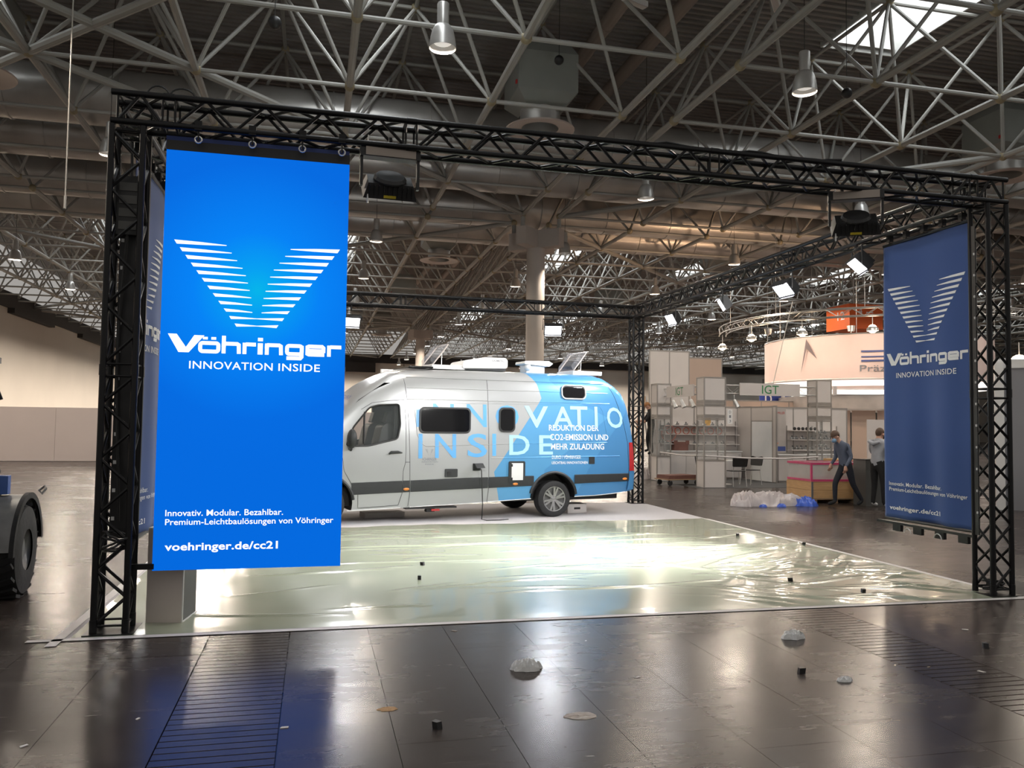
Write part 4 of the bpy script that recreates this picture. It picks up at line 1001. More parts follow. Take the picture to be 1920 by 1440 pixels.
# lettering of the wrap
def on_side(u, v): p = side(u, v, .005); return (p.x, p.y, p.z)
def letters(name, m, L, bold=.0):
    for ch, a, b, z0, z1 in L:
        vs, fs = text_poly(ch, bold)
        # split long strokes so they follow the curved side
        bm = bmesh.new(); V = [bm.verts.new((a+(b-a)*u, 0, z0+(z1-z0)*v)) for u, v in vs]
        for f in fs:
            try: bm.faces.new([V[i] for i in f])
            except ValueError: pass
        for zz in [z0+(z1-z0)*k/4 for k in range(1, 4)]:
            bmesh.ops.bisect_plane(bm, geom=bm.verts[:]+bm.edges[:]+bm.faces[:], plane_co=(0, 0, zz), plane_no=(0, 0, 1))
        for v in bm.verts: v.co = on_side(v.co.x, v.co.z)
        me = bpy.data.meshes.new(name); bm.to_mesh(me); bm.free(); me.materials.append(M[m]); link(name, me, van)
letters('wrap_letter', 'vanletter', [('I', -2.74, -2.665, 1.68, 2.10), ('N', -2.43, -2.03, 1.68, 2.10), ('N', -1.78, -1.39, 1.69, 2.105), ('O', -1.21, -.74, 1.68, 2.10)], .012)
letters('wrap_letter', 'vanletter2', [('V', -.62, -.12, 1.69, 2.10), ('A', -.02, .42, 1.705, 2.10), ('T', .36, .74, 1.715, 2.115), ('I', .90, .965, 1.72, 2.115), ('O', 1.20, 1.60, 1.70, 2.11)], .012)
letters('wrap_letter', 'vanletter', [('I', -2.70, -2.625, 1.125, 1.56), ('N', -2.39, -1.99, 1.13, 1.56), ('S', -1.77, -1.385, 1.14, 1.57), ('I', -1.28, -1.205, 1.165, 1.57)], .012)
letters('wrap_letter', 'vanletter2', [('D', -.94, -.52, 1.18, 1.55), ('E', -.32, -.03, 1.185, 1.55)], .012)
letters('wrap_text', 'vanwhite', [('REDUKTION DER', -.11, .98, 1.64, 1.75), ('CO2-EMISSION UND', -.09, 1.20, 1.46, 1.575), ('MEHR ZULADUNG', -.07, 1.10, 1.28, 1.395), ('DURCH VÖHRINGER', -.05, .58, 1.105, 1.18), ('LEICHTBAU INNOVATIONEN', -.05, .73, 1.005, 1.055)], .012)
letters('wrap_text', 'greyprint', [('VÖHRINGER', -2.63, -2.36, 1.085, 1.145), ('INNOVATION', -2.635, -2.335, 1.05, 1.075), ('INSIDE', -2.57, -2.41, 1.01, 1.033)], .004)
eb = MB()
for k in range(6):
    for sg in (-1, 1):
        z = 1.285-k*.018; xo = -2.495+sg*(.075-.011*k); xi = -2.495+sg*.025
        eb.add([on_side(xo, z), on_side(xi, z-.003), on_side(xi, z-.006), on_side(xo-sg*.004, z-.011)], [(0, 1, 2, 3)])
eb.build('small_emblem', 'greyprint', van)
# name on the brow above the windscreen
def brow(u, v):
    x = -3.93+v; y = -.62+u; z = interp(x, ZTOP); return (x-.012, y, z-.03*abs(y)/.6+.012)
text_into(MB(), 'VÖHRINGER', 0, .62, .06, .15, lambda a, b: brow(a, b), .012).build('brow_text', 'blueprint', van)
# roof fittings
def hatch(name, s, z=2.79, mat_='clearplastic'):
    f = bx(name, 'white', van, s-.05, s+.62, -.35, .35, z-.02, z+.06)
    T = Matrix.Translation((s-.03, 0, z+.06)) @ Matrix.Rotation(R(-52), 4, 'Y')
    MB().add([T @ Vector(p) for p in ((0, -.33, 0), (.5, -.33, 0), (.5, .33, 0), (0, .33, 0), (.06, -.27, .085), (.44, -.27, .085), (.44, .27, .085), (.06, .27, .085))],
             [(0, 1, 5, 4), (1, 2, 6, 5), (2, 3, 7, 6), (3, 0, 4, 7), (4, 5, 6, 7)]).build('raised_lid', mat_, f, 20)
    MB().tube([T @ Vector(p) for p in rpath3((0, .5, -.33, .33), .04)], .012, 5, True).build('lid_rim', 'kiosk', f)
    rod('lid_stay', (s+.15, -.3, z+.06), tuple(T @ Vector((.3, -.3, 0))), .008, 'alu', f)
    return f
def rpath3(b, r): return [(x, y, 0) for x, y in rpath(b[0], b[1], b[2], b[3], r)]
hatch('roof_hatch', -2.2); hatch('roof_hatch', .80)
ac = MB().prism(rpoly([(-1.66, 2.80), (-1.62, 2.95), (-1.2, 3.03), (-.74, 3.035), (-.70, 2.99), (-.72, 2.83)], .05), -.38, .38, lambda u, v, d: (u, d*(1-.12*max(0, (v-2.85)/.18)), v)).build('air_conditioner', 'white', van, 40)
bx('base', 'strip', ac, -1.6, -.75, -.36, .36, 2.775, 2.83)
text_into(MB(), 'DOMETIC', -1.03, -.78, 2.955, 2.99, lambda a, b: (a, -.385*(1-.12*max(0, (b-2.85)/.18))-.004, b), .01).build('maker_text', 'greyprint', ac)
sd = MB().prism(rpoly([(-.28, 2.95), (-.27, 3.01), (.26, 3.03), (.36, 2.98), (.28, 2.915)], .02), -.22, .22, lambda u, v, d: (u, d, v)).build('satellite_dish', 'white', van, 40)
MB().box(-.2, .2, -.15, .15, 2.78, 2.93).build('dish_base', 'white', sd); MB().sphere((-.18, -.16, 2.89), .075, 12, 8).build('dish_motor', 'white', sd, 60)
MB().tube([(-3.93, -.35, 2.12), (-4.02, -.36, 2.05)], [.03, .045], 6).build('aerial_base', 'black', van); rod('aerial', (-3.93, -.35, 2.12), (-3.88, -.35, 2.72), .005, 'black', van, 5)
bx('solar_panel', 'glassdark', van, -2.75, -2.28, -.5, .5, 2.765, 2.795)
bx('awning_rail', 'white', van, -2.9, 1.0, .80, .88, 2.72, 2.80)
# hook-up cable and floor items at the van
c0 = van.matrix_basis
loc_ = lambda s, y, z: tuple(Matrix.Translation(VP+VN) @ Matrix.Rotation(VA, 4, 'Z') @ Vector((s, y, z)))
cable('black hook-up cable hanging from the side of the van', [loc_(-1.56, -1.06, .98), loc_(-1.53, -1.10, .9), loc_(-1.51, -1.09, .6), loc_(-1.50, -1.10, .3), loc_(-1.52, -1.12, .03), loc_(-1.45, -1.18, .015), loc_(-1.2, -1.2, .015), loc_(-1.0, -1.14, .015)], .009)
cr = thing('storage_crate', 'small beige crate with handle slot behind the rear wheel', 'crate', loc_(.55, -.55, .004), VA)
bx('side_panel', 'panel', cr, 0, .42, 0, .015, 0, .19); bx('side_panel', 'panel', cr, 0, .42, .3, .315, 0, .19); bx('end_panel', 'panel', cr, 0, .015, .015, .3, 0, .19); bx('end_panel', 'panel', cr, .405, .42, .015, .3, 0, .19); bx('bottom', 'panel', cr, 0, .42, 0, .315, 0, .01)
bx('handle_slot', 'black', cr, .14, .28, -.002, 0, .08, .12)
cw = thing('wheel_chock_board', 'pale flat board under the middle of the van', 'board', loc_(-3.4, -.1, .004), VA); bx('board', 'panel', cw, 0, .75, 0, .4, 0, .09)
# ------------------------------------------------------------------ trade stand with glass display towers
def ptower(label, x, y, w, d, zs, solid):
    """square display tower: four profile posts, rails, panels (solid bands) and glass between"""
    t = thing('display_tower', label, 'display tower', (x, y, 0)); p = .035; top = zs[-1]
    for a, b in ((0, 0), (w-p, 0), (0, d-p), (w-p, d-p)): bx('post', 'frame', t, a, a+p, b, b+p, 0, top)
    for z in zs:
        for b in (0, d-p): bx('rail', 'frame', t, p, w-p, b, b+p, z-.035, z)
        for a in (0, w-p): bx('rail', 'frame', t, a, a+p, p, d-p, z-.035, z)
    for (z0, z1), s in zip(zip([.0]+list(zs), zs), solid):
        m = 'panel' if s == 1 else ('frame' if s == 2 else 'glass')
        if z1-z0 < .08: continue
        nm = 'panel' if s else 'glass_pane'
        bx(nm, m, t, p, w-p, .012, .022, z0+.01, z1-.035); bx(nm, m, t, .012, .022, p, d-p, z0+.01, z1-.035)
        if s: bx(nm, m, t, p, w-p, d-.022, d-.012, z0+.01, z1-.035); bx(nm, m, t, w-.022, w-.012, p, d-p, z0+.01, z1-.035)
        else:
            n = max(1, int((z1-z0)/.38))
            for k in range(1, n): bx('glass_shelf', 'caseglass', t, .03, w-.03, .03, d-.03, z0+(z1-z0)*k/n, z0+(z1-z0)*k/n+.008)
    return t
TZ = (.80, 1.99, 2.10, 2.38, 2.52, 3.20)
ptower('white and grey display tower at the front corner of the stand', 12.63, 14.4, .70, .5, TZ, (1, 0, 2, 1, 2, 1))
ptower('glass display tower at the left end of the stand next to the ladder', 12.46, 17.35, .50, .5, (.80, 2.02, 2.12, 2.42, 2.5, 3.14), (1, 0, 2, 1, 2, 1))
ptower('glass display tower at the right end of the stand behind the crate', 16.30, 14.4, .52, .5, (.80, 1.99, 2.12, 2.40, 2.52, 3.21), (1, 0, 2, 1, 2, 1))
sf_ = tag(bx('stand_carpet', 'greycarpet', None, 12.4, 19.2, 14.3, 19.2, .0005, .005), 'grey carpet of the trade stand', 'carpet')
def sign(label, body, a, b, z0, z1, m='panel', flip=False):
    a = Vector(a); b = Vector(b); d = (b-a); L = d.length; ang = math.atan2(d.y, d.x)
    s = thing('stand_sign', label, 'sign', (a.x, a.y, z0), ang); bx('board', m, s, 0, L, -.02, .02, 0, z1-z0)
    H_ = z1-z0; text_into(MB(), body, L*.36, L*.64, H_*.15, H_*.85, lambda u, v: (u, -.024, v), .004).build('lettering', 'green', s); return s
sign('white IGT sign with green letters facing the front', 'IGT', (13.78, 14.42), (15.74, 14.42), 2.69, 3.05)
sign('white IGT sign with green letters on the left flank of the stand', 'IGT', (12.62, 16.92), (12.62, 15.03), 2.66, 3.01)
def mini_truss(label, a, b, h=.24):
    t = thing('sign_truss', label, 'truss', a); v = Vector(b)-Vector(a); L = v.length; ax = v.normalized(); s = Vector((-ax.y, ax.x, 0))*.1
    C_ = [s, s+Vector((0, 0, h)), -s, -s+Vector((0, 0, h))]
    for c in C_: rod('chord', c, v+c, .016, 'alu', t)
    n = int(L/.28)
    for k in range(n):
        for i, j in ((0, 1), (2, 3)):
            A, B = (C_[i], C_[j]) if k % 2 else (C_[j], C_[i]); rod('brace', ax*(L*k/n)+A, ax*(L*(k+1)/n)+B, .007, 'alu', t, 5)
mini_truss('thin silver truss behind the front sign', (13.34, 14.6, 2.74), (16.3, 14.6, 2.74)); mini_truss('thin silver truss behind the left flank sign', (12.82, 14.9, 2.72), (12.82, 17.4, 2.72))
def spotlet(label, x, y, z):
    s = thing('stand_spot', label, 'spotlight', (x, y, z)); rod('stem', (0, 0, .0), (0, 0, .16), .012, 'alu', s, 6); MB().cyl((0, 0, 0), (.06, -.10, -.22), .05, .075, 14).build('head', 'alu', s, 40); return s
for k, (x, y, l) in enumerate(((12.62, 16.5, 'rear'), (12.62, 15.9, 'middle'), (12.62, 15.25, 'front'))): spotlet('small silver spotlight under the left flank sign, %s one' % l, x, y, 2.56)
spotlet('small silver spotlight left of the front sign', 13.65, 14.5, 2.55)
def panel_wall(label, a, b, z1, n, m='panel', name='stand_wall', z0=0):
    a = Vector((*a, 0)); b = Vector((*b, 0)); L = (b-a).length; ang = math.atan2((b-a).y, (b-a).x)
    w = thing(name, label, 'stand wall', a, ang)
    for k in range(n):
        bx('panel', m, w, L*k/n+.02, L*(k+1)/n-.02, -.012, .012, z0+.02, z1-.03); bx('post', 'frame', w, L*k/n-.02, L*k/n+.02, -.02, .02, z0, z1)
    bx('post', 'frame', w, L-.02, L+.02, -.02, .02, z0, z1); bx('rail', 'frame', w, 0, L, -.022, .022, z1-.05, z1); return w
panel_wall('back wall of white panels behind the left shelves', (12.6, 18.3), (15.85, 18.3), 2.46, 4)
panel_wall('side wall of white panels beside the folding door', (15.85, 18.3), (15.95, 17.55), 2.46, 1)
panel_wall('wall panel above and right of the folding door', (15.99, 16.3), (16.0, 16.1), 2.46, 1)
panel_wall('right back wall of white panels behind the right shelves', (16.0, 16.75), (19.0, 16.75), 2.44, 3)
panel_wall('tall white panel wall rising above the stand', (13.32, 20.0), (14.85, 20.0), 4.48, 2)
panel_wall('tall peach coloured panel wall beside the tall white one', (14.95, 22.0), (17.2, 22.0), 4.45, 1, 'panelwarm')
panel_wall('dark topped panel wall far behind the stand', (17.5, 24), (24, 24), 2.9, 5, 'panelwarm')
hd = thing('door_header', 'white panel above the folding door', 'panel', (15.95, 17.55, 1.95), math.atan2(-1.25, .04)); bx('panel', 'panel', hd, 0, 1.25, -.012, .012, .03, .45); bx('rail', 'frame', hd, 0, 1.25, -.02, .02, .45, .5); bx('rail', 'frame', hd, 0, 1.25, -.02, .02, 0, .03)
ac_ = thing('folding_door', 'white folding curtain door in the stand wall', 'door', (15.93, 17.5, .02), math.atan2(-1.2, .06))
for k in range(12):
    a = .1*k; MB().add([(a, .03, 0), (a+.05, -.03, 0), (a+.1, .03, 0), (a, .03, 1.93), (a+.05, -.03, 1.93), (a+.1, .03, 1.93)], [(0, 1, 4, 3), (1, 2, 5, 4)]).build('fold', 'white', ac_)
# shelves with goods
rg = random.Random(21)
def shelves(label, x0, x1, y, zs, d=.3):
    s = thing('wall_shelf', label, 'shelf', (x0, y, 0))
    for z in zs: bx('board', 'panel', s, 0, x1-x0, -d, 0, z-.02, z)
    for x in (0, (x1-x0)/2, x1-x0): bx('bracket_rail', 'frame', s, x-.012, x+.012, -.03, -.005, zs[0]-.1, zs[-1]+.15)
    return s
shelves('white wall shelves with rings and fittings on the left of the stand', 13.0, 15.75, 18.28, (1.18, 1.50, 1.80)); shelves('white wall shelves with metal fittings on the right of the stand', 16.75, 18.6, 16.73, (1.05, 1.38, 1.68))
def ringobj(x, y, z, r, lab):
    o = MB().tube([(r*math.cos(a), 0, r+r*math.sin(a)) for a in [2*math.pi*k/18 for k in range(18)]], .014, 6, True).build('hose_ring', 'red' if False else 'ringmat', None, 50); o.location = (x, y, z); tag(o, lab, 'ring', 'red hose rings on the shelf')
M['ringmat'] = mat('red_hose', (.45, .13, .09), .5, 0, .2, 8)
ords = ['first', 'second', 'third', 'fourth', 'fifth', 'sixth', 'seventh']
for k in range(7): ringobj(13.25+.30*k, 18.12, 1.502, .11, '%s red hose ring from the left on the middle shelf' % ords[k])
big = MB().tube([(.26*math.cos(a), 0, .26*math.sin(a)) for a in [2*math.pi*k/24 for k in range(24)]], .012, 6, True).build('hose_loop', 'ringmat', None, 50); big.location = (13.15, 17.95, 1.52); tag(big, 'large loose red hose loop hanging over the left shelf edge', 'hose')
def fitting(x, y, z, lab, grp, big_=False):
    o = thing('pipe_fitting', lab, 'fitting', (x, y, z), rg.uniform(-.6, .6), grp); r = rg.uniform(.025, .04)*(1.3 if big_ else 1)
    MB().cyl((-.06, 0, r), (.06, 0, r), r*.8, n=10).build('tube_piece', 'oldsteel', o, 40); MB().cyl((0, 0, r), (0, 0, r*3), r*.6, n=10).build('branch', 'oldsteel', o, 40); MB().cyl((-.07, 0, r), (-.045, 0, r), r, n=6).build('nut', 'alu', o)
for z, n, nm in ((1.18, 7, 'bottom shelf'), (1.80, 7, 'top shelf')):
    for k in range(n): fitting(13.2+2.3*k/n+rg.uniform(-.04, .04), 18.12, z+.001, '%s small metal fitting from the left on the %s of the left wall' % (ords[k], nm), 'fittings on the left shelves')
for z, n, nm in ((1.05, 9, 'bottom'), (1.38, 9, 'middle')):
    for k in range(n): fitting(16.85+1.6*k/n+rg.uniform(-.03, .03), 16.58, z+.001, '%s dark metal fitting from the left on the %s shelf of the right wall' % ((ords+['eighth', 'ninth'])[k], nm), 'fittings on the right shelves', True)
for k in range(6):
    o = MB().sphere((0, 0, .055), .055, 12, 8).build('ball_valve', 'black', None, 60); o.location = (16.95+.15*k, 16.58, 1.681); tag(o, '%s dark ball from the left on the top right shelf' % ords[k], 'ball', 'dark balls on the top shelf')
for x, y, nm in ((12.55, 17.42, 'left tower'), (16.38, 14.47, 'right tower')):
    for z in (1.2, 1.59):
        for k in range(3): fitting(x+.09+.12*k, y+.15, z+.012, 'small metal fitting inside the glass of the %s' % nm, 'fittings in the glass towers')
M['flower'] = mat('yellow_red_print', (.55, .30, .04), .5, 0, .8, 9)
po = thing('shelf_poster', 'small yellow and red picture standing on the left top shelf', 'picture', (14.55, 18.2, 1.80)); bx('sheet', 'flower', po, 0, .24, -.01, 0, 0, .34)
bs = thing('shelf_case', 'open dark brown case on the left counter', 'case', (13.35, 17.95, .96)); bx('case', 'brownboard', bs, 0, .5, 0, .2, 0, .28); bx('flap', 'brownboard', bs, -.02, .1, -.01, 0, .2, .33); bx('flap', 'brownboard', bs, .4, .53, -.01, 0, .2, .33)
def counter(label, x0, x1, y0, y1, z1, n):
    c = thing('counter', label, 'counter', (x0, y0, .005)); w = x1-x0
    bx('worktop', 'white', c, -.02, w+.02, -.03, y1-y0, z1-.03, z1); bx('carcass', 'panel', c, 0, w, .02, y1-y0, .06, z1-.03); bx('plinth', 'frame', c, .02, w-.02, .04, y1-y0, 0, .06)
    for k in range(n):
        dd = bx('cabinet_door', 'panel', c, w*k/n+.006, w*(k+1)/n-.006, 0, .02, .07, z1-.04); bx('handle', 'frame', dd, w*(k+1)/n-.12, w*(k+1)/n-.05, -.012, 0, z1-.14, z1-.12)
counter('white counter under the left wall shelves', 13.0, 15.7, 17.75, 18.25, .95, 4); counter('white cabinet with two doors left of the right shelves', 16.1, 17.1, 16.15, 16.7, .90, 2); counter('white counter under the right wall shelves', 17.15, 18.6, 16.15, 16.7, .92, 2)
M['postergrey'] = mat('grey_poster', (.42, .39, .37), .6, 0, .3, 2.2)
pp = thing('roll_up_poster', 'tall grey poster with a red arrow beside the folding door', 'poster', (16.2, 16.70, .95)); bx('sheet', 'postergrey', pp, 0, .5, -.012, 0, 0, 1.45); MB().prism([(.0, .12), (.22, .3), (.0, .5)], -.016, -.013, lambda u, v, d: (u, d, v)).build('arrow', 'orange', pp)
text_into(MB(), 'IGT-MILLER', .04, .46, 1.25, 1.33, lambda u, v: (u, -.015, v)).build('lettering', 'red', pp); bx('print_block', 'blueprint', pp, .2, .48, -.016, -.012, .05, .2)
nb = thing('number_plate', 'small white number plate on the front display tower', 'plate', (13.36, 14.38, 1.85)); bx('plate', 'white', nb, 0, .16, -.01, 0, 0, .42)
for k, ch in enumerate('D13'): text_into(MB(), ch, .05, .11, .30-.13*k, .38-.13*k, lambda u, v: (u, -.012, v), .01).build('digit', 'greyprint', nb)
rt = tag(MB().tube([(12.55, 17.3, .92), (12.62, 15.8, .88), (12.68, 14.37, .92), (14.0, 14.33, .86), (15.2, 14.33, .85), (16.32, 14.37, .90)], .022, 4).build('barrier_tape', 'tape'), 'white barrier tape stretched along the front of the stand', 'tape')
bt = thing('bistro_table', 'small white table inside the stand behind the black chairs', 'table', (13.9, 15.6, .005)); MB().cyl((0, 0, .72), (0, 0, .745), .36, n=24).build('top', 'white', bt, 40); rod('stem', (0, 0, .02), (0, 0, .72), .03, 'alu', bt); MB().cyl((0, 0, 0), (0, 0, .02), .24, n=24).build('foot', 'alu', bt, 40)
bx('brochure', 'flower', bt, -.1, .1, -.05, .1, .746, .75)
def chair(label, x, y, rz):
    c = thing('black_chair', label, 'chair', (x, y, .005), rz, 'black chairs in the stand')
    MB().prism(rpoly([(-.22, -.21), (.22, -.21), (.22, .21), (-.22, .21)], .06), .44, .46, lambda u, v, d: (u, v, d)).build('seat', 'black', c)
    MB().prism(rpoly([(-.23, .58), (.23, .58), (.25, .84), (.20, .87), (0, .83), (-.20, .87), (-.25, .84)], .04), .2, .225, lambda u, v, d: (u, d+(v-.5)*.15, v)).build('backrest', 'black', c)
    for sx in (-1, 1):
        for sy in (-1, 1): rod('leg', (sx*.2, sy*.18, .44), (sx*.22, sy*.24, 0), .011, 'alu', c, 6)
        rod('back_post', (sx*.19, .19, .44), (sx*.19, .23, .62), .011, 'alu', c, 6)
chair('black chair nearest to the front display tower', 13.95, 14.95, R(180)); chair('black chair turned sideways before the folding door', 14.75, 15.5, R(-75)); chair('black chair half hidden behind the front tower', 13.4, 15.9, R(60))

# ------------------------------------------------------------------ round fabric banner stand, orange cubes
rbx, rby, rr_ = 25.6, 24.0, 4.6
rb = thing('round_banner', 'large round pinkish cloth banner with an arrowhead mark lit by warm lamps', 'banner', (rbx, rby, 0))
n = 64; vs = []; 
def rc(a, z, o=0): q = rr_+o+.03*math.sin(a*26)*(1 if z < 5 else .5); return (q*math.cos(a), q*math.sin(a), z)
vs = [rc(math.pi*2*k/n*1.0, z) for z in (3.72, 4.2, 4.8, 5.5) for k in range(n)]
MB().add(vs, [(j*n+k, j*n+(k+1) % n, (j+1)*n+(k+1) % n, (j+1)*n+k) for j in range(3) for k in range(n)]).build('cloth', 'bannerpink', rb, 60)
MB().tube([rc(2*math.pi*k/48, 5.5) for k in range(48)], .03, 6, True).build('top_hoop', 'alu', rb, 50); MB().tube([rc(2*math.pi*k/48, 3.72) for k in range(48)], .03, 6, True).build('bottom_hoop', 'white', rb, 50)
def onr(u, z): return rc(R(196)+u/rr_, z, .05)
ar = [(0, 5.45), (.34, 4.25), (-.02, 4.75), (-.34, 3.75)]
M['arrowgrey'] = mat('arrow_print', (.20, .16, .17), .6)
MB().add([onr(*p) for p in ((.30, 5.4), (.78, 4.55), (.32, 5.0), (.06, 4.0))], [(0, 1, 2), (0, 2, 3)]).build('arrow_mark', 'arrowgrey', rb)
for z, h in ((4.75, .07), (4.55, .05), (4.38, .07)): MB().add([onr(2.5+.3*i, q) for q in (z, z+h) for i in range(5)], [(i, i+1, 6+i, 5+i) for i in range(4)]).build('stripe_mark', 'blueprint', rb)
text_into(MB(), 'Präzision', 2.45, 4.4, 4.0, 4.25, lambda u, v: onr(u, v), .004).build('lettering', 'greyprint', rb)
M['softlight'] = mat('soffit_light', (1, 1, 1), .4, emit=(1, .9, .82), estr=1.3)
MB().lathe([(rr_-.1, 3.45), (rr_-.1, 3.68)], 64).build('light_band', 'softlight', rb, 60)
MB().lathe([(rr_-.6, 2.55), (rr_-.6, 3.1)], 64).build('screen_band', 'postergrey', rb, 60)
for k in range(8):
    a = 2*math.pi*k/8; rod('hang_wire', (rr_*math.cos(a), rr_*math.sin(a), 5.5), (rr_*math.cos(a), rr_*math.sin(a), 9.9), .01, 'alu', rb, 5)
for k in range(6):
    a = 2*math.pi*(k+.5)/6; bx('stand_post', 'white', rb, (rr_-.8)*math.cos(a)-.06, (rr_-.8)*math.cos(a)+.06, (rr_-.8)*math.sin(a)-.06, (rr_-.8)*math.sin(a)+.06, 0, 3.5)
iw = thing('stand_inner_wall', 'warm white inner wall under the round banner', 'stand wall', (rbx, rby, 0))
for k in range(10):
    a0, a1 = math.pi*(.85+.09*k), math.pi*(.85+.09*(k+1)); q = 3.4
    MB().add([(q*math.cos(a), q*math.sin(a), z) for a in (a0+.01, a1-.01) for z in (0, 2.5)], [(0, 1, 3, 2)]).build('panel', 'panelwarm', iw).modifiers.new('thickness', 'SOLIDIFY').thickness = .03
rt_ = thing('ring_truss', 'curved silver truss carrying warm spotlights around the round banner', 'truss', (rbx, rby, 5.95)); q0, q1 = 6.3, 6.6
A_ = [R(150+4*k) for k in range(36)]
for q, z in ((q0, 0), (q1, 0), (q0, .3), (q1, .3)): MB().tube([(q*math.cos(a), q*math.sin(a), z) for a in A_], .025, 5).build('chord', 'alu', rt_, 50)
for k in range(35):
    for q in (q0, q1): rod('brace', (q*math.cos(A_[k]), q*math.sin(A_[k]), .3*(k % 2)), (q*math.cos(A_[k+1]), q*math.sin(A_[k+1]), .3*((k+1) % 2)), .012, 'alu', rt_, 5)
for k in (4, 12, 20, 28): rod('hang_wire', (q0*math.cos(A_[k]), q0*math.sin(A_[k]), .3), (q0*math.cos(A_[k]), q0*math.sin(A_[k]), 4), .01, 'alu', rt_, 5)
def warm(label, x, y, z, w, d=None, r=.16):
    s = thing('warm_spot', label, 'spotlight', (x, y, z), group='warm spotlights over the right stands'); MB().sphere((0, 0, 0), r, 14, 9).build('glow_bulb', 'bulbwarm', s, 60); MB().lathe([(r*.7, .1), (r*1.25, .02), (r*1.3, -.08)], 16).build('shade', 'alu', s, 50); rod('stem', (0, 0, .1), (0, 0, .55), .015, 'alu', s, 6)
    if w: spot('warm_light', (x, y, z-.25), d or (0, 0, -1), w, (1.0, .75, .56), 150, .5, .15)
for lab, px in (('warm spotlight at the top left corner of the round banner', (19.99, 20.82, 5.45)), ('warm spotlight above the arrowhead of the round banner', (21.66, 18.89, 5.45)), ('warm spotlight left of the round banner, higher of two', (19.2, 23.22, 5.45)), ('warm spotlight left of the round banner, lower of two', (19.96, 27.13, 5.45))):
    v = Vector((rbx, rby, 4.0))-Vector(px); warm(lab, *px, WARM_W*.35, tuple(v))
warm('strong warm lamp at the right edge beyond the right tower', 19.8, 10.6, 3.55, WARM_W*.5, (-.7, -.5, -.7), .22)
warm('warm lamp right of the column of the grey stand', 18.0, 11.6, 3.3, 0)
for k, (x, y) in enumerate(((19.6, 22.6), (22.0, 20.6), (24.8, 19.5))):  # invented uplighters, added to throw the orange light onto the ducts
    ul = thing('added_uplighter', '%s of the added warm uplighters on the rim of the round banner stand' % ('left', 'middle', 'right')[k], 'lamp', (x, y, 5.55)); MB().cyl((0, 0, 0), (0, 0, .22), .12, .16, 14).build('can', 'alu', ul, 40); MB().cyl((0, 0, .20), (0, 0, .215), .13, n=14).build('glow', 'bulbwarm', ul); rod('arm', (0, 0, 0), (.0, 0, -.05), .02, 'alu', ul)
    spot('added_uplight', (x, y, 5.85), (-.62, .74, .42), WARM_W*3.0, (1.0, .62, .36), 75, .9, .12)
oc = thing('orange_cube', 'large orange hanging direction cube with white numbers', 'sign', (28.75, 30, 7.0)); bx('cube', 'orange', oc, 0, 2.0, 0, 2.0, 0, 1.3)
text_into(MB(), '12', .25, .75, .5, .95, lambda u, v: (-.02, 1.3-u*1.2, v)).build('number', 'print', oc); text_into(MB(), '14', .35, .75, .75, 1.1, lambda u, v: (u, -.02, v)).build('number', 'print', oc); rod('hang_rod', (1, 1, 1.3), (1, 1, 6.4), .02, 'alu', oc); bx('arrow', 'print', oc, -.02, -.01, .5, .9, .68, .73); bx('arrow', 'print', oc, 1.0, 1.4, -.02, -.01, .85, .9)
# strings over the stand and a hanging line
tag(MB().tube([(15.15, 14.9, 3.05), (16.3, 16.0, 5.0), (16.9, 16.6, 5.9)], .012, 5).build('slack_line', 'rope'), 'slack pale line running up from the front sign', 'rope')

# ------------------------------------------------------------------ crated showcase, counters
sc_ = thing('crated_showcase', 'wooden crate base with wrapped glass showcase and pink tape on a pallet', 'crate', (13.02, 9.75, 0))
W_, D_ = 1.85, 1.0
for k in range(4): bx('pallet_block', 'pallet', sc_, .05+.55*k, .17+.55*k, .02, D_-.02, 0, .09)
bx('pallet_deck', 'pallet', sc_, 0, W_, 0, D_, .09, .115)
for k in range(2): bx('plank', 'wood', sc_, 0, W_, 0, .025, .12+.19*k, .305+.19*k); bx('plank', 'wood', sc_, 0, .025, .03, D_, .12+.19*k, .305+.19*k); bx('plank', 'wood', sc_, 0, W_, D_, D_+.025, .12+.19*k, .305+.19*k)
bx('crate_lid', 'wood', sc_, 0, W_, 0, D_, .49, .505); bx('crate_post', 'oldsteel', sc_, .0, .05, -.012, 0, .12, .5)
for z in (.51, .90):
    for y in (0, D_-.04): bx('pink_edge', 'pink', sc_, 0, W_, y, y+.04, z, z+.05)
    for x in (0, W_-.04): bx('pink_edge', 'pink', sc_, x, x+.04, .04, D_-.04, z, z+.05)
for x in (0, W_-.04): bx('pink_edge', 'pink', sc_, x, x+.04, 0, .04, .56, .9)
for p in ((.04, W_-.04, .01, .02), (.04, W_-.04, D_-.02, D_-.01)): bx('glass_side', 'caseglass', sc_, *p, .56, .90)
bx('glass_side', 'caseglass', sc_, .01, .02, .04, D_-.04, .56, .90); bx('glass_top', 'caseglass', sc_, .04, W_-.04, .04, D_-.04, .93, .94)
rod('strap', (1.15, -.02, .12), (1.15, -.02, .95), .012, 'rope', sc_, 4)
c2 = thing('wooden_crate', 'second wooden crate on a pallet behind the walking man', 'crate', (15.2, 11.6, 0)); 
for k in range(3): bx('plank', 'wood', c2, 0, 2.0, 0, .02, .35+.2*k, .54+.2*k)
bx('box', 'wood', c2, .02, 1.98, .025, .9, .35, .94); 
for k in range(3): bx('pallet_block', 'pallet', c2, .05+.85*k, .25+.85*k, 0, .85, 0, .35)
bc = thing('black_counter', 'dark grey counter block behind the man in the hoodie', 'counter', (13.96, 9.05, 0)); bx('body', 'kioskdark', bc, 0, .85, 0, .45, 0, 1.04); bx('top', 'black', bc, -.01, .86, -.01, .46, 1.04, 1.06)
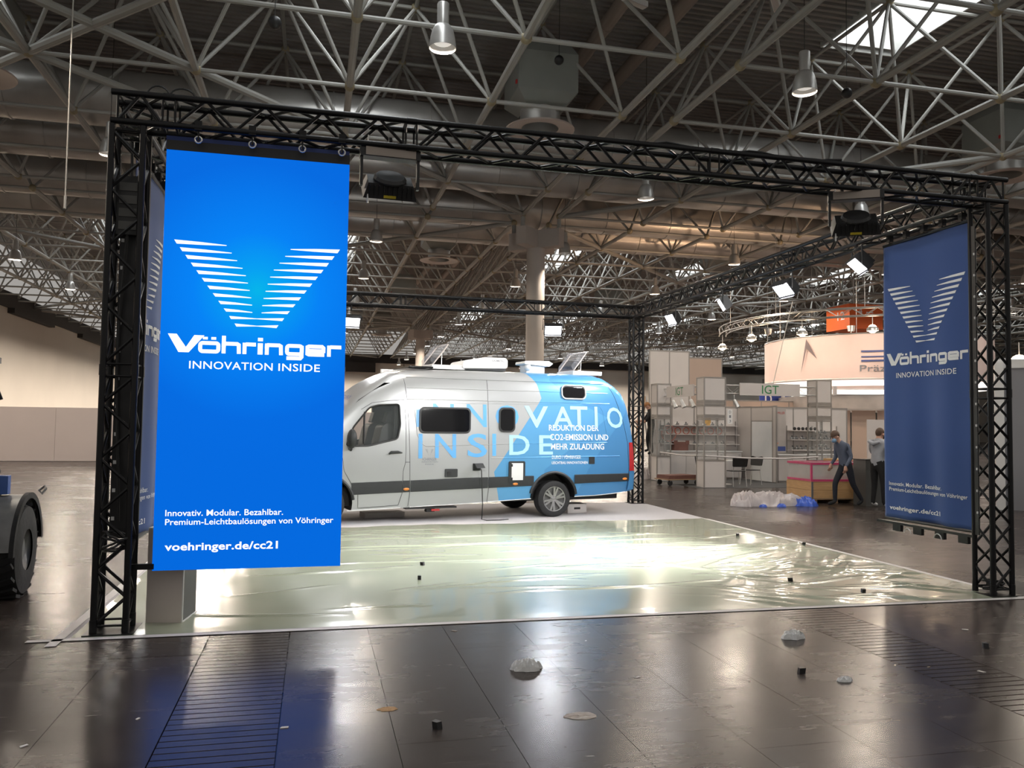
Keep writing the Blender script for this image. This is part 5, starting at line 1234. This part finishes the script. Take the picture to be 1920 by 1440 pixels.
dd_ = thing('demo_table', 'white display frame with parts on a table behind the men', 'table', (15.7, 11.0, 0)); bx('panel', 'panel', dd_, 0, 1.8, .3, .33, .9, 2.0); bx('table', 'panelwarm', dd_, 0, 2.2, -.2, .5, .8, .85)
rod('stand_pole', (.9, 0, .1), (.9, 0, 1.75), .03, 'black', dd_); bx('stand_arm', 'black', dd_, .35, 1.45, -.03, .03, 1.72, 1.76)
for x in (.1, 2.0): bx('leg', 'frame', dd_, x, x+.05, 0, .05, 0, .8)
# ------------------------------------------------------------------ ladder, trolley, film heap
la = thing('step_ladder', 'tall wooden folding ladder behind the back right tower', 'ladder', (12.37, 18.6, 0))
M['ladderwood'] = mat('ladder_wood', (.58, .40, .26), .6, 0, .2, 6)
for s in (-1, 1):
    rod('rail', (-.15+.0, s*.28, 0), (.12, s*.2, 2.75), .028, 'ladderwood', la, 6); rod('rail', (.62, s*.28, 0), (.15, s*.2, 2.75), .028, 'alu', la, 6)
for k in range(9):
    f = (k+1)/10; rod('rung', (-.15+.27*f, -.28+.08*f, 2.75*f), (-.15+.27*f, .28-.08*f, 2.75*f), .018, 'ladderwood', la, 6); rod('rung', (.62-.47*f, -.28+.08*f, 2.75*f), (.62-.47*f, .28-.08*f, 2.75*f), .018, 'alu', la, 6)
tr = thing('board_trolley', 'low wheeled trolley loaded with flat brown boards', 'trolley', (11.85, 15.1, 0), R(12))
bx('platform', 'pallet', tr, 0, 1.25, 0, .7, .17, .20)
for x in (.12, 1.1):
    for y in (.08, .6): MB().lathe([(.0, -.025), (.075, -.025), (.085, 0), (.075, .025), (0, .025)], 16, (x, y, .086), 'Y').build('caster', 'rubber', tr, 40); bx('fork', 'oldsteel', tr, x-.02, x+.02, y-.035, y+.035, .12, .17)
for k in range(3): o = bx('loose_board', 'brownboard', None, 0, 1.15-.05*k, 0, .6, 0, .035); o.location = (11.88+.02*k, 15.15+.01*k, .202+.036*k); o.rotation_euler = (0, 0, R(12+k)); tag(o, '%s brown board on the low trolley' % ('bottom', 'middle', 'top')[k], 'board', 'boards on the trolley')
from mathutils import noise as NZ
def crumple(label, cat, name, m, c, sx, sy, sz, seed, n=26, rough=.35, group=None, flat=.0, fr=1.0, sm=50, bs=.30):
    """crumpled sheet: a ragged disc folded by ridged noise"""
    mb = MB(); vs = []; o = Vector((seed*3.7, seed*1.3, seed*.9))
    for j in range(n+1):
        for i in range(n+1):
            u, v = i/n*2-1, j/n*2-1; uu, vv = u*math.sqrt(max(0, 1-v*v/2)), v*math.sqrt(max(0, 1-u*u/2)); rr = math.hypot(uu, vv)
            e = 1+.35*NZ.noise(Vector((math.cos(math.atan2(v, u))*1.3, math.sin(math.atan2(v, u))*1.3, seed)))+.15*NZ.noise(Vector((math.cos(math.atan2(v, u))*4, math.sin(math.atan2(v, u))*4, seed+5)))
            q = Vector((uu*2.2*fr, vv*2.2*fr, 0))+o
            f1 = 1-abs(NZ.noise(q))*2.2; f2 = 1-abs(NZ.noise(q*2.3+Vector((7, 3, 1))))*2; f3 = NZ.noise(q*5)
            h = max(0, 1-rr**2.2)**.5*max(.06, bs+(.76-bs)*f1+.12*f2+.04*f3)
            dx_ = NZ.noise(q*1.7+Vector((1, 9, 4)))*.16; dy_ = NZ.noise(q*1.7+Vector((5, 2, 8)))*.16
            vs.append((c[0]+(uu*e+dx_*(1-rr))*sx, c[1]+(vv*e+dy_*(1-rr))*sy, c[2]+sz*h+.0015))
    mb.add(vs, [(j*(n+1)+i, j*(n+1)+i+1, (j+1)*(n+1)+i+1, (j+1)*(n+1)+i) for j in range(n) for i in range(n)])
    return tag(mb.build(name, m, None, sm), label, cat, group)
crumple('heap of crumpled clear plastic film on the floor before the stand', 'plastic film', 'film_heap', 'filmwhite', (11.85, 9.5, 0), .72, .40, .40, 4, 44)
crumple('left lobe of crumpled clear film on the dark floor', 'plastic film', 'film_heap', 'filmwhite', (11.15, 9.45, 0), .38, .32, .42, 9, 30)
for k, (x, y, s, l) in enumerate(((11.40, 9.10, .09, 'left'), (11.85, 9.12, .11, 'middle'), (12.55, 9.30, .30, 'large right'))): crumple('crumpled blue plastic bag by the clear film heap, %s one' % l, 'plastic bag', 'blue_bag', 'bluebag', (x, y, 0), s, s*.8, s*.9, 30+k, 16, .5, 'blue bags by the film heap')
crumple('pale plastic bag standing at the foot of the ladder', 'plastic bag', 'pale_bag', 'filmwhite', (12.35, 18.3, 0), .3, .3, .55, 12, 16)
crumple('white crumpled film lying right of the right tower', 'plastic film', 'film_scrap', 'filmwhite', (10.0, .55, 0), .28, .2, .14, 17, 16)
# ------------------------------------------------------------------ grey stand and vehicle at the right edge
gs = thing('grey_stand_wall', 'grey stand wall with pale posts behind the right tower', 'stand wall', (16.6, 8.0, 0), R(-38))
M['greywall'] = mat('grey_wall', (.26, .26, .28), .7, 0, .05, 2); M['bluetext'] = mat('blue_lettering', (.08, .19, .55), .5)
for k in range(3): bx('panel', 'greywall', gs, .1+1.5*k, 1.58+1.5*k, 0, .04, 0, 3.15)
bx('post', 'white', gs, -.08, .1, -.06, .1, 0, 3.3); bx('top_band', 'white', gs, -.08, 4.6, -.03, .06, 3.15, 3.35); text_into(MB(), 'cesco', .75, 1.9, 2.35, 2.72, lambda u, v: (u, -.01, v), .01).build('lettering', 'bluetext', gs)
bx('poster', 'white', gs, .95, 4.4, -.02, -.005, .1, 2.3)
M['whitecar'] = mat('white_car_paint', (.60, .59, .58), .3, 0, .05, 3, coat=.4)
wc = thing('white_car', 'white vehicle cut off by the right edge of the picture', 'car', (16.1, 5.6, 0), R(-38))
MB().prism(rpoly([(0, .35), (.15, .95), (.75, 1.15), (1.25, 1.75), (3.4, 1.8), (3.7, .9), (3.7, .35)], .15), 0, 1.7, lambda u, v, d: (u, d, v)).build('body', 'whitecar', wc, 30)
MB().prism(rpoly([(.95, 1.2), (1.35, 1.66), (2.0, 1.68), (2.0, 1.15)], .05), -.012, .0, lambda u, v, d: (u, d, v)).build('side_window', 'glassdark', wc)
for s in (.75, 2.95): MB().lathe([(.0, -.1), (.2, -.1), (.31, -.09), (.31, .09), (0, .09)], 26, (s, .1, .31), 'Y').build('wheel', 'rubber', wc, 40)
bx('bumper', 'kioskdark', wc, -.03, 3.72, .02, 1.68, .2, .36)

# ------------------------------------------------------------------ tow tractor at the left edge
ft = thing('tow_tractor', 'grey industrial tractor with a large black wheel cut off at the left edge', 'tractor', (-1.15, 1.75, 0), R(4))
w_ = MB().lathe([(.20, -.15), (.30, -.16), (.42, -.14), (.45, -.08), (.45, .08), (.42, .14), (.30, .16), (.20, .15)], 40, (0, 0, .45), 'X').build('wheel', 'rubber', ft, 40)
MB().lathe([(.0, .10), (.12, .10), (.16, .06), (.22, .13)], 24, (0, 0, .45), 'X').build('rim', 'oldsteel', w_, 40)
for k in range(20):
    a = 2*math.pi*k/20; T = Matrix.Translation((0, 0, .45)) @ Matrix.Rotation(a, 4, 'X') @ Matrix.Translation((0, 0, .45)); MB().box(-.14, .14, -.03, .03, -.01, .022, T @ Matrix.Rotation(.4, 4, 'Z')).build('tread_lug', 'rubber', w_)
MB().lathe([(.52, -.24), (.54, -.24), (.54, .14), (.52, .14)], 24, (0, 0, .45), 'X', R(20), R(175)).build('mudguard', 'oldsteel', ft, 40)
MB().lathe([(.50, .12), (.56, .12), (.56, .16), (.50, .16)], 24, (0, 0, .45), 'X', R(5), R(180)).build('guard_edge', 'rubber', ft, 40)
bx('chassis', 'oldsteel', ft, -1.6, -.2, -.8, .9, .35, .85); bx('bonnet', 'oldsteel', ft, -1.5, -.25, -.75, .1, .85, 1.1); bx('blue_post', 'bluepaint', ft, -.12, -.02, -.1, .0, 1.0, 1.18); bx('lamp_bracket', 'black', ft, -.26, -.1, -.12, .04, .98, 1.16); MB().sphere((-.14, -.02, 1.22), .035, 10, 7).build('knob', 'black', ft, 60)
rod('cab_post', (-.28, -.1, .9), (-.30, -.1, 2.3), .035, 'kioskdark', ft); rod('cab_post', (-1.5, -.1, .9), (-1.5, -.1, 2.3), .035, 'kioskdark', ft); bx('cab_roof', 'oldsteel', ft, -1.6, -.25, -.9, .4, 2.3, 2.36)
MB().prism(rpoly([(-.27, 1.72), (-.12, 1.73), (-.11, 1.98), (-.27, 2.0)], .03), -.2, -.14, lambda u, v, d: (u, d, v)).build('mirror', 'kioskdark', ft); MB().tube([(-.3, -.15, 2.1), (-.12, -.16, 2.0), (-.09, -.16, 1.92)], .015, 6).build('mirror_arm', 'black', ft)
MB().prism(rpoly([(-.30, 2.05), (-.2, 2.06), (-.19, 2.25), (-.3, 2.25)], .03), -.2, -.15, lambda u, v, d: (u, d, v)).build('work_lamp', 'alu', ft)
MB().tube([(.14, .55, .95), (.17, .58, 1.0), (.15, .62, 1.03), (.10, .6, .98)], .012, 6, True).build('tow_ring', 'oldsteel', ft)
bx('seat', 'black', ft, -1.1, -.6, -.1, .5, .95, 1.1)

# ------------------------------------------------------------------ people
def person(label, loc, face, J, E_, reg, hands, hair, skin='skin', mask=None):
    """J joint -> (forward, left, up, radius); E_ bones; reg bone index -> material"""
    root = thing('person', label, 'person', loc, face)
    names = list(J); idx = {n_: i for i, n_ in enumerate(names)}
    me = bpy.data.meshes.new('body'); me.from_pydata([J[k][:3] for k in names], [(idx[a], idx[b]) for a, b in E_], [])
    o = bpy.data.objects.new('body', me); COL.objects.link(o)
    o.modifiers.new('skin', 'SKIN').use_smooth_shade = True
    for i, k in enumerate(names):
        sv = me.skin_vertices[0].data[i]; r_ = J[k][3]; sv.radius = (r_, r_) if not isinstance(r_, tuple) else r_; sv.use_root = (k == 'pelvis')
    ss = o.modifiers.new('sub', 'SUBSURF'); ss.levels = 2; ss.render_levels = 2
    bpy.context.view_layer.update()
    m2 = bpy.data.meshes.new_from_object(o.evaluated_get(bpy.context.evaluated_depsgraph_get())); o.modifiers.clear(); o.data = m2; o.parent = root
    mats = []; 
    for m_ in dict.fromkeys(reg): mats.append(m_)
    m2.materials.clear()
    for m_ in mats: m2.materials.append(M[m_])
    segs = [(Vector(J[a][:3]), Vector(J[b][:3])) for a, b in E_]
    for p in m2.polygons:
        c = p.center; best = 1e9; bi = 0
        for i, (a, b) in enumerate(segs):
            t = max(0, min(1, (c-a).dot(b-a)/max(1e-9, (b-a).length_squared))); d_ = (c-(a+(b-a)*t)).length
            if d_ < best: best = d_; bi = i
        p.material_index = mats.index(reg[bi]); p.use_smooth = True
    hp = Vector(J['head'][:3]); hd = (Vector(J['crown'][:3])-Vector(J['neck'][:3])).normalized(); fw = Vector((1, 0, 0)); fw = (fw-hd*fw.dot(hd)).normalized(); lf = hd.cross(fw)
    def hpnt(a, b, c): return hp+fw*a+lf*b+hd*c
    T = Matrix(((fw.x, lf.x, hd.x, hp.x), (fw.y, lf.y, hd.y, hp.y), (fw.z, lf.z, hd.z, hp.z), (0, 0, 0, 1)))
    hm = MB().sphere((0, 0, 0), 1, 16, 10); 
    hv = [T @ Vector((v[0]*.105-.022, v[1]*.088, v[2]*.11+.045)) for v in hm.v]
    hmb = MB(); keep = [f for f in hm.f if sum(hm.v[i][2] for i in f)/len(f) > -.15 or sum(hm.v[i][0] for i in f)/len(f) < -.35]; hmb.add(hv, keep); hmb.build('hair', hair, root, 60)
    MB().cyl(hpnt(.085, 0, .02), hpnt(.118, 0, -.012), .008, .016, 8).build('nose', skin, root, 60)
    for s in (-1, 1):
        MB().sphere(tuple(hpnt(-.005, s*.086, 0)), .028, 8, 6).build('ear', skin, root, 60); MB().sphere(tuple(hpnt(.088, s*.033, .028)), .010, 8, 6).build('eye', 'black', root, 60)
    MB().sphere(tuple(hpnt(.092, 0, -.05)), .018, 8, 5, (.4, 1, .3)).build('mouth', 'ringmat', root, 60)
    if mask:
        mm = MB().sphere((0, 0, 0), 1, 14, 8); MB().add([T @ Vector((v[0]*.05+.068, v[1]*.075, v[2]*.058-.04)) for v in mm.v], mm.f).build('face_mask', mask, root, 60)
    for wr, dirv, curl in hands:
        w0 = Vector(J[wr][:3]); dv = Vector(dirv).normalized(); sd = dv.cross(Vector((0, 1, 0)) if abs(dv.y) < .8 else Vector((1, 0, 0))).normalized(); nr = dv.cross(sd)
        hb = MB(); hb.tube([w0-dv*.02, w0+dv*.03, w0+dv*.085], [.026, .036, .034], 8)
        for k, (ln, off_) in enumerate(((.075, -.028), (.085, -.010), (.08, .010), (.062, .027))):
            b0 = w0+dv*.085+sd*off_; b1 = b0+dv*ln*.5+nr*curl*.4*ln; b2 = b1+dv*ln*.35*(1-curl*.5)+nr*curl*.8*ln; hb.tube([b0-dv*.02, b0, b1, b2], [.009, .0095, .009, .007], 6)
        t0 = w0+dv*.035-sd*.03; hb.tube([t0, t0-sd*.025+dv*.025, t0-sd*.03+dv*.055+nr*.015], [.012, .011, .008], 6); hb.build('hand', skin, root, 60)
    return root
BONES = [('pelvis', 'waist'), ('waist', 'chest'), ('chest', 'neck'), ('neck', 'head'), ('head', 'crown'),
         ('chest', 'shoulder_l'), ('shoulder_l', 'elbow_l'), ('elbow_l', 'wrist_l'), ('chest', 'shoulder_r'), ('shoulder_r', 'elbow_r'), ('elbow_r', 'wrist_r'),
         ('pelvis', 'hip_l'), ('hip_l', 'knee_l'), ('knee_l', 'ankle_l'), ('ankle_l', 'toe_l'), ('pelvis', 'hip_r'), ('hip_r', 'knee_r'), ('knee_r', 'ankle_r'), ('ankle_r', 'toe_r')]
def region(top, leg, shoe, fore=None): return [top, top, top, 'skin', 'skin', top, top, fore or top, top, top, fore or top, leg, leg, leg, shoe, leg, leg, leg, shoe]
JW = dict(pelvis=(0, 0, .93, (.13, .11)), waist=(.04, 0, 1.10, (.135, .105)), chest=(.12, 0, 1.32, (.15, .115)), neck=(.20, 0, 1.47, .055), head=(.275, 0, 1.555, (.085, .095)), crown=(.305, 0, 1.64, (.07, .08)),
          shoulder_l=(.10, .175, 1.37, .07), elbow_l=(.03, .23, 1.11, .047), wrist_l=(.17, .22, .90, .033), shoulder_r=(.12, -.175, 1.37, .07), elbow_r=(.10, -.23, 1.10, .047), wrist_r=(.25, -.2, .93, .033),
          hip_l=(0, .095, .88, .095), knee_l=(-.10, .10, .50, .065), ankle_l=(-.34, .10, .13, .045), toe_l=(-.20, .10, .045, .042), hip_r=(.02, -.095, .88, .095), knee_r=(.22, -.10, .52, .065), ankle_r=(.22, -.10, .10, .045), toe_r=(.40, -.10, .045, .042))
person('person in blue grey sweater and dark jeans walking left with head bowed', (13.45, 9.05, 0), R(180), JW, BONES, region('shirt', 'jeans', 'blackcloth'), [('wrist_l', (.15, 0, -1), .5), ('wrist_r', (.3, 0, -1), .5)], 'hairbrown', mask='maskblue')
JH = dict(pelvis=(0, 0, .95, (.14, .115)), waist=(.0, 0, 1.12, (.15, .12)), chest=(.02, 0, 1.36, (.165, .13)), neck=(.05, 0, 1.53, .06), head=(.08, 0, 1.63, (.085, .095)), crown=(.09, 0, 1.72, (.07, .08)),
          shoulder_l=(.01, .19, 1.41, .078), elbow_l=(.14, .26, 1.20, .056), wrist_l=(.36, .16, 1.28, .038), shoulder_r=(.01, -.19, 1.41, .078), elbow_r=(.14, -.26, 1.20, .056), wrist_r=(.36, -.16, 1.28, .038),
          hip_l=(0, .10, .90, .10), knee_l=(.02, .11, .50, .068), ankle_l=(-.03, .12, .09, .047), toe_l=(.13, .13, .045, .043), hip_r=(0, -.10, .90, .10), knee_r=(.03, -.11, .50, .068), ankle_r=(.03, -.12, .09, .047), toe_r=(.19, -.13, .045, .043))
ph = person('person in light grey hoodie and black mask standing beside the blue banner', (14.03, 8.72, 0), R(15), JH, BONES, region('hoodie', 'blackcloth', 'white'), [('wrist_l', (1, -.2, .1), .7), ('wrist_r', (1, .2, .1), .7)], 'hairbrown', mask='black')
MB().tube([(-.10, -.13, 1.47), (-.15, 0, 1.42), (-.10, .13, 1.47), (.0, .12, 1.50)], [.03, .05, .05, .025], 8).build('hood', 'hoodie', ph, 60)
JL = {k: v for k, v in JH.items()}
JL.update(elbow_l=(.2, .22, 1.12, .05), wrist_l=(.36, .12, 1.02, .035), elbow_r=(.2, -.22, 1.15, .05), wrist_r=(.38, -.12, 1.10, .035), head=(.12, 0, 1.60, (.085, .095)), crown=(.15, 0, 1.68, (.07, .08)), knee_r=(.10, -.11, .56, .068), ankle_r=(.06, -.12, .16, .047), toe_r=(.2, -.12, .12, .043))
person('person in black clothes with ginger hair standing on the ladder', (12.62, 18.2, .80), R(165), JL, BONES, region('blackcloth', 'blackcloth', 'blackcloth', 'skin'), [('wrist_l', (1, -.2, 0), .8), ('wrist_r', (1, .2, 0), .8)], 'hairginger')

# ------------------------------------------------------------------ exit sign behind the van, small far booths
ex = thing('exit_sign', 'small red and white notice on the far wall behind the van', 'sign', (35.2, 96.9, 5.45)); bx('board', 'red', ex, 0, 3.4, 0, .05, 0, 3.4); bx('white_field', 'white', ex, .3, 2.9, -.05, 0, .4, 1.7); bx('white_field', 'white', ex, 1.9, 2.6, -.05, 0, 2.0, 3.1)
M['bluesign'] = mat('blue_sign', (.03, .06, .30), .5)
bd = thing('letter_sign', 'small blue sign with a white letter behind the front IGT sign', 'sign', (21.2, 26, 2.55)); bx('board', 'bluesign', bd, 0, 1.6, 0, .05, 0, .95); text_into(MB(), 'D', .25, .6, .25, .75, lambda u, v: (u, -.02, v), .02).build('letter', 'print', bd); bx('back_post', 'frame', bd, .7, .8, .06, .12, -2.55, 0)
# ------------------------------------------------------------------ litter on the floor
def scrap(label, x, y, s, m, seed, h=.25, flat=0): return crumple(label, 'litter', 'floor_scrap', m, (x, y, .0 if y < -.1 else .008), s, s*.6, s*h, seed, 18, .6, 'litter on the floor', flat, 1.3, 12, .02)
scrap('crumpled white plastic scrap in the middle of the dark floor', 3.24, -1.54, .11, 'white', 41, .95); scrap('crumpled white plastic scrap on the right of the dark floor', 5.64, -1.12, .10, 'white', 42, .95)
scrap('small white paper flake with a folded corner', 5.34, -2.22, .055, 'white', 43, .8); scrap('long flat pale scrap near the lower middle', 3.32, -2.51, .10, 'beige', 44, .08); scrap('thin wood sliver lying left of centre', 2.2, -2.17, .06, 'wood', 45, .15)
for k, (x, y, l) in enumerate(((5.14, -2.0, 'right of centre on the dark floor'), (7.02, -1.68, 'far right on the dark floor'), (2.45, -2.54, 'lower left of centre on the dark floor'), (7.02, 1.1, 'on the film, front right'), (7.44, .4, 'on the film edge, right'), (8.86, 3.67, 'on the film at the right edge'), (8.36, 4.74, 'on the film far right'), (2.9, 1.9, 'on the film left of centre'), (3.05, 2.8, 'on the film behind the left one'))):
    o = MB().prism(rpoly([(-.025, -.02), (.028, -.017), (.02, .022), (-.02, .018)], .006), 0, .04, lambda u, v, d: (u+d*.2, v, d)).build('rubber_chip', 'black'); o.location = (x, y, .0 if y < -.1 else .012); o.rotation_euler = (0, 0, k*1.1); tag(o, 'small black chip lying '+l, 'litter', 'litter on the floor')
rl = random.Random(77)
for k in range(26):
    x, y = rl.uniform(-.2, 8.0), rl.uniform(-4.2, -.3); s = rl.uniform(.012, .03); o = MB().prism([(-s, -s*.4), (s*.8, -s*.5), (s, s*.3), (-s*.6, s*.5)], .0005, .004, lambda u, v, d: (u, v, d)).build('paper_fleck', rl.choice(['paper', 'paper', 'beige'])); o.location = (x, y, 0); o.rotation_euler = (0, 0, rl.uniform(0, 6)); tag(o, 'tiny pale fleck of paper scattered on the dark floor', 'litter', 'tiny paper flecks on the floor')
